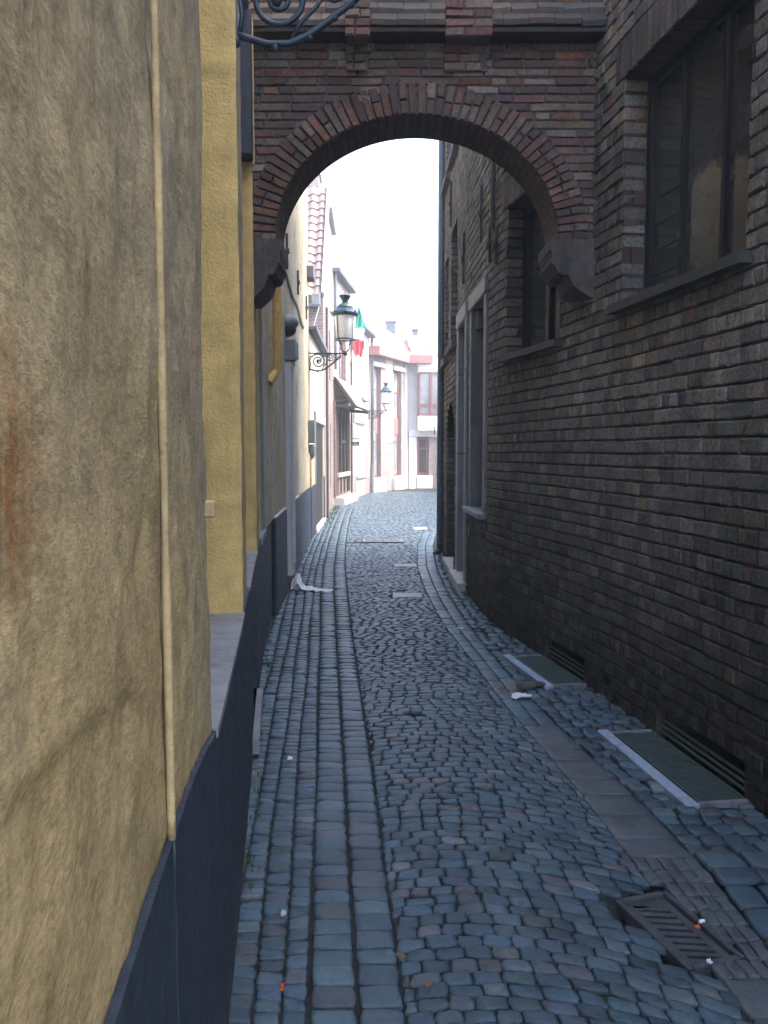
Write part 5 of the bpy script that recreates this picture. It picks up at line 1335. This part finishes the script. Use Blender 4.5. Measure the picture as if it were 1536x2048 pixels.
mb = MB(); a = P0+Vector((-.03, .02, .01)); mb.prism([a, a+Vector((.10, -.02, 0)), a+Vector((.13, .0, .13)), a+Vector((.02, .03, .11))], (.004, .01, .002)); mb.build('folded_page', M['bluewhite'], NP)
# scraps
def scrap(px, py, sx, sy, m_, label, cat, name='paper_scrap', hgt=.004, rot=0):
    g = G(px, py); mb = MB(); V = []; K = 6; rnd = random.Random(int(px)); c, s_ = math.cos(rot), math.sin(rot)
    for layer in (0, 1):
        for i in range(K+1):
            for j in range(K+1):
                u, v = i/K-.5, j/K-.5; x = u*sx*(1+.2*math.sin(v*5+px)); y = v*sy*(1+.25*math.cos(u*4+py)); V.append((g[0]+c*x-s_*y, g[1]+s_*x+c*y, .012+hgt*(1-layer*.8)+hgt*2*abs(math.sin(u*5+v*3+px))*(1-layer*.3)))
    q = (K+1)**2; Fc = [(l*q+i*(K+1)+j, l*q+(i+1)*(K+1)+j, l*q+(i+1)*(K+1)+j+1, l*q+i*(K+1)+j+1) for l in (0, 1) for i in range(K) for j in range(K)]
    for i in range(K): 
        for (a, b) in (((i)*(K+1), (i+1)*(K+1)), (i*(K+1)+K, (i+1)*(K+1)+K), (i, i+1), (K*(K+1)+i, K*(K+1)+i+1)): Fc.append((a, b, q+b, q+a))
    mb.add(V, Fc); return tag(mb.build(name, M[m_]), label, cat)
scrap(1040, 1397, .115, .085, 'paper', 'folded white leaflet lying on the smooth gutter band by the broken stones', 'paper', hgt=.006, rot=.2)
scrap(580, 1523, .022, .035, 'paper', 'small crumpled white scrap between left setts', 'litter')
scrap(567, 1836, .016, .026, 'palestone', 'pale pebble sized scrap in the left joint near the bottom', 'litter')
scrap(565, 1986, .010, .024, 'orange', 'tiny orange plastic piece in the joint at bottom left', 'litter', 'plastic_piece')
scrap(801, 1922, .028, .012, 'brownleaf', 'small brown leaf beside the two row strip near the bottom', 'leaf', 'dry_leaf', rot=-.4)
scrap(856, 1982, .022, .012, 'brownleaf', 'small brown leaf near the bottom centre', 'leaf', 'dry_leaf', rot=.5)
scrap(1003, 1382, .04, .015, 'brownleaf', 'thin brown leaf on the gutter band left of the broken stones', 'leaf', 'dry_leaf')
scrap(1418, 1934, .014, .014, 'paper', 'small white scrap at the near end of the street drain', 'litter')
scrap(1403, 1853, .020, .008, 'paper', 'white cigarette end resting on the street drain', 'litter', 'cigarette_end', rot=.2)
scrap(1394, 1864, .016, .008, 'orange', 'orange cigarette end resting on the street drain', 'litter', 'cigarette_end', rot=.1)
scrap(908, 1155, .02, .02, 'paper', 'tiny white scrap on the cobbles before the right doorstep', 'litter')
scrap(920, 1260, .05, .012, 'paper', 'thin white scrap on the gutter band beyond the grates', 'litter')
def rock(px, py, r, label, m_='rock', flat=.6, dx=0):
    g = G(px, py); V = []; Fc = []; n1, n2 = 7, 10; rnd = random.Random(int(px*3))
    for i in range(n1+1):
        a = math.pi*i/n1
        for j in range(n2):
            b = 2*math.pi*j/n2; rr = r*(1+.28*float(vnoise(math.sin(a)*math.cos(b)*1.7+px, math.sin(a)*math.sin(b)*1.7, math.cos(a)*1.7)))*1.0
            V.append((g[0]+rr*1.4*math.sin(a)*math.cos(b), g[1]+rr*math.sin(a)*math.sin(b), r*flat*.75+rr*flat*math.cos(a)))
    for i in range(n1):
        for j in range(n2): Fc.append((i*n2+j, i*n2+(j+1) % n2, (i+1)*n2+(j+1) % n2, (i+1)*n2+j))
    mb = MB(); mb.add(V, Fc); return tag(mb.build('broken_stone', M[m_]), label, 'stone', 'broken stones by the farther cellar grate')
rock(1052, 1378, .050, 'larger grey broken stone lying at the corner of the farther cellar grate')
rock(1077, 1374, .036, 'smaller brown broken stone beside the larger one at the farther cellar grate', 'rustiron')
# weeds in the joints and along the walls
mb = MB(); rnd = random.Random(3)
def tuft(x, y, n_, h_):
    for i in range(n_):
        a = rnd.uniform(0, 6.28); l = h_*rnd.uniform(.5, 1.2); bx, by_ = x+rnd.gauss(0, .012), y+rnd.gauss(0, .012); w2 = .0025
        tx, ty = bx+math.cos(a)*l*.6, by_+math.sin(a)*l*.6
        mb.add([(bx-w2, by_, -.01), (bx+w2, by_, -.01), ((bx+tx)/2+w2, (by_+ty)/2, l*.7), ((bx+tx)/2-w2, (by_+ty)/2, l*.7), (tx, ty, l)], [(0, 1, 2, 3), (3, 2, 4)])
for i in range(46):
    Y = rnd.uniform(2.2, 13); tuft(RX(Y)-rnd.uniform(.005, .03) if Y < 12 else LX(Y)+.03, Y, 5, .022)
for i in range(60):
    Y = rnd.uniform(2.0, 14); tuft(LX(Y)+.03+rnd.uniform(0, .03), Y, 5, .018)
for i in range(40): Y = rnd.uniform(17, 23); tuft(LX(Y)+.06+rnd.uniform(0, .15), Y, 6, .06)
tag(mb.build('weeds', M['moss']), 'sparse green weeds and moss in the joints and at the wall feet', kind='stuff')
hm = bpy.data.materials.new('haze'); hm.use_nodes = True; ht = hm.node_tree; ht.nodes.remove(ht.nodes['Principled BSDF'])  # volume added to imitate lens glare washing out the far street
pv_ = ht.nodes.new('ShaderNodeVolumePrincipled'); pv_.inputs['Density'].default_value = .0065; pv_.inputs['Color'].default_value = (.9, .95, 1, 1); pv_.inputs['Anisotropy'].default_value = .2
ht.links.new(pv_.outputs[0], ht.nodes['Material Output'].inputs['Volume'])
mb = MB(); mb.box((0, 55, 5.2), (170, 200, 12.5)); tag(mb.build('haze', hm), 'thin pale haze added in place of lens glare at the far end of the lane', kind='stuff')
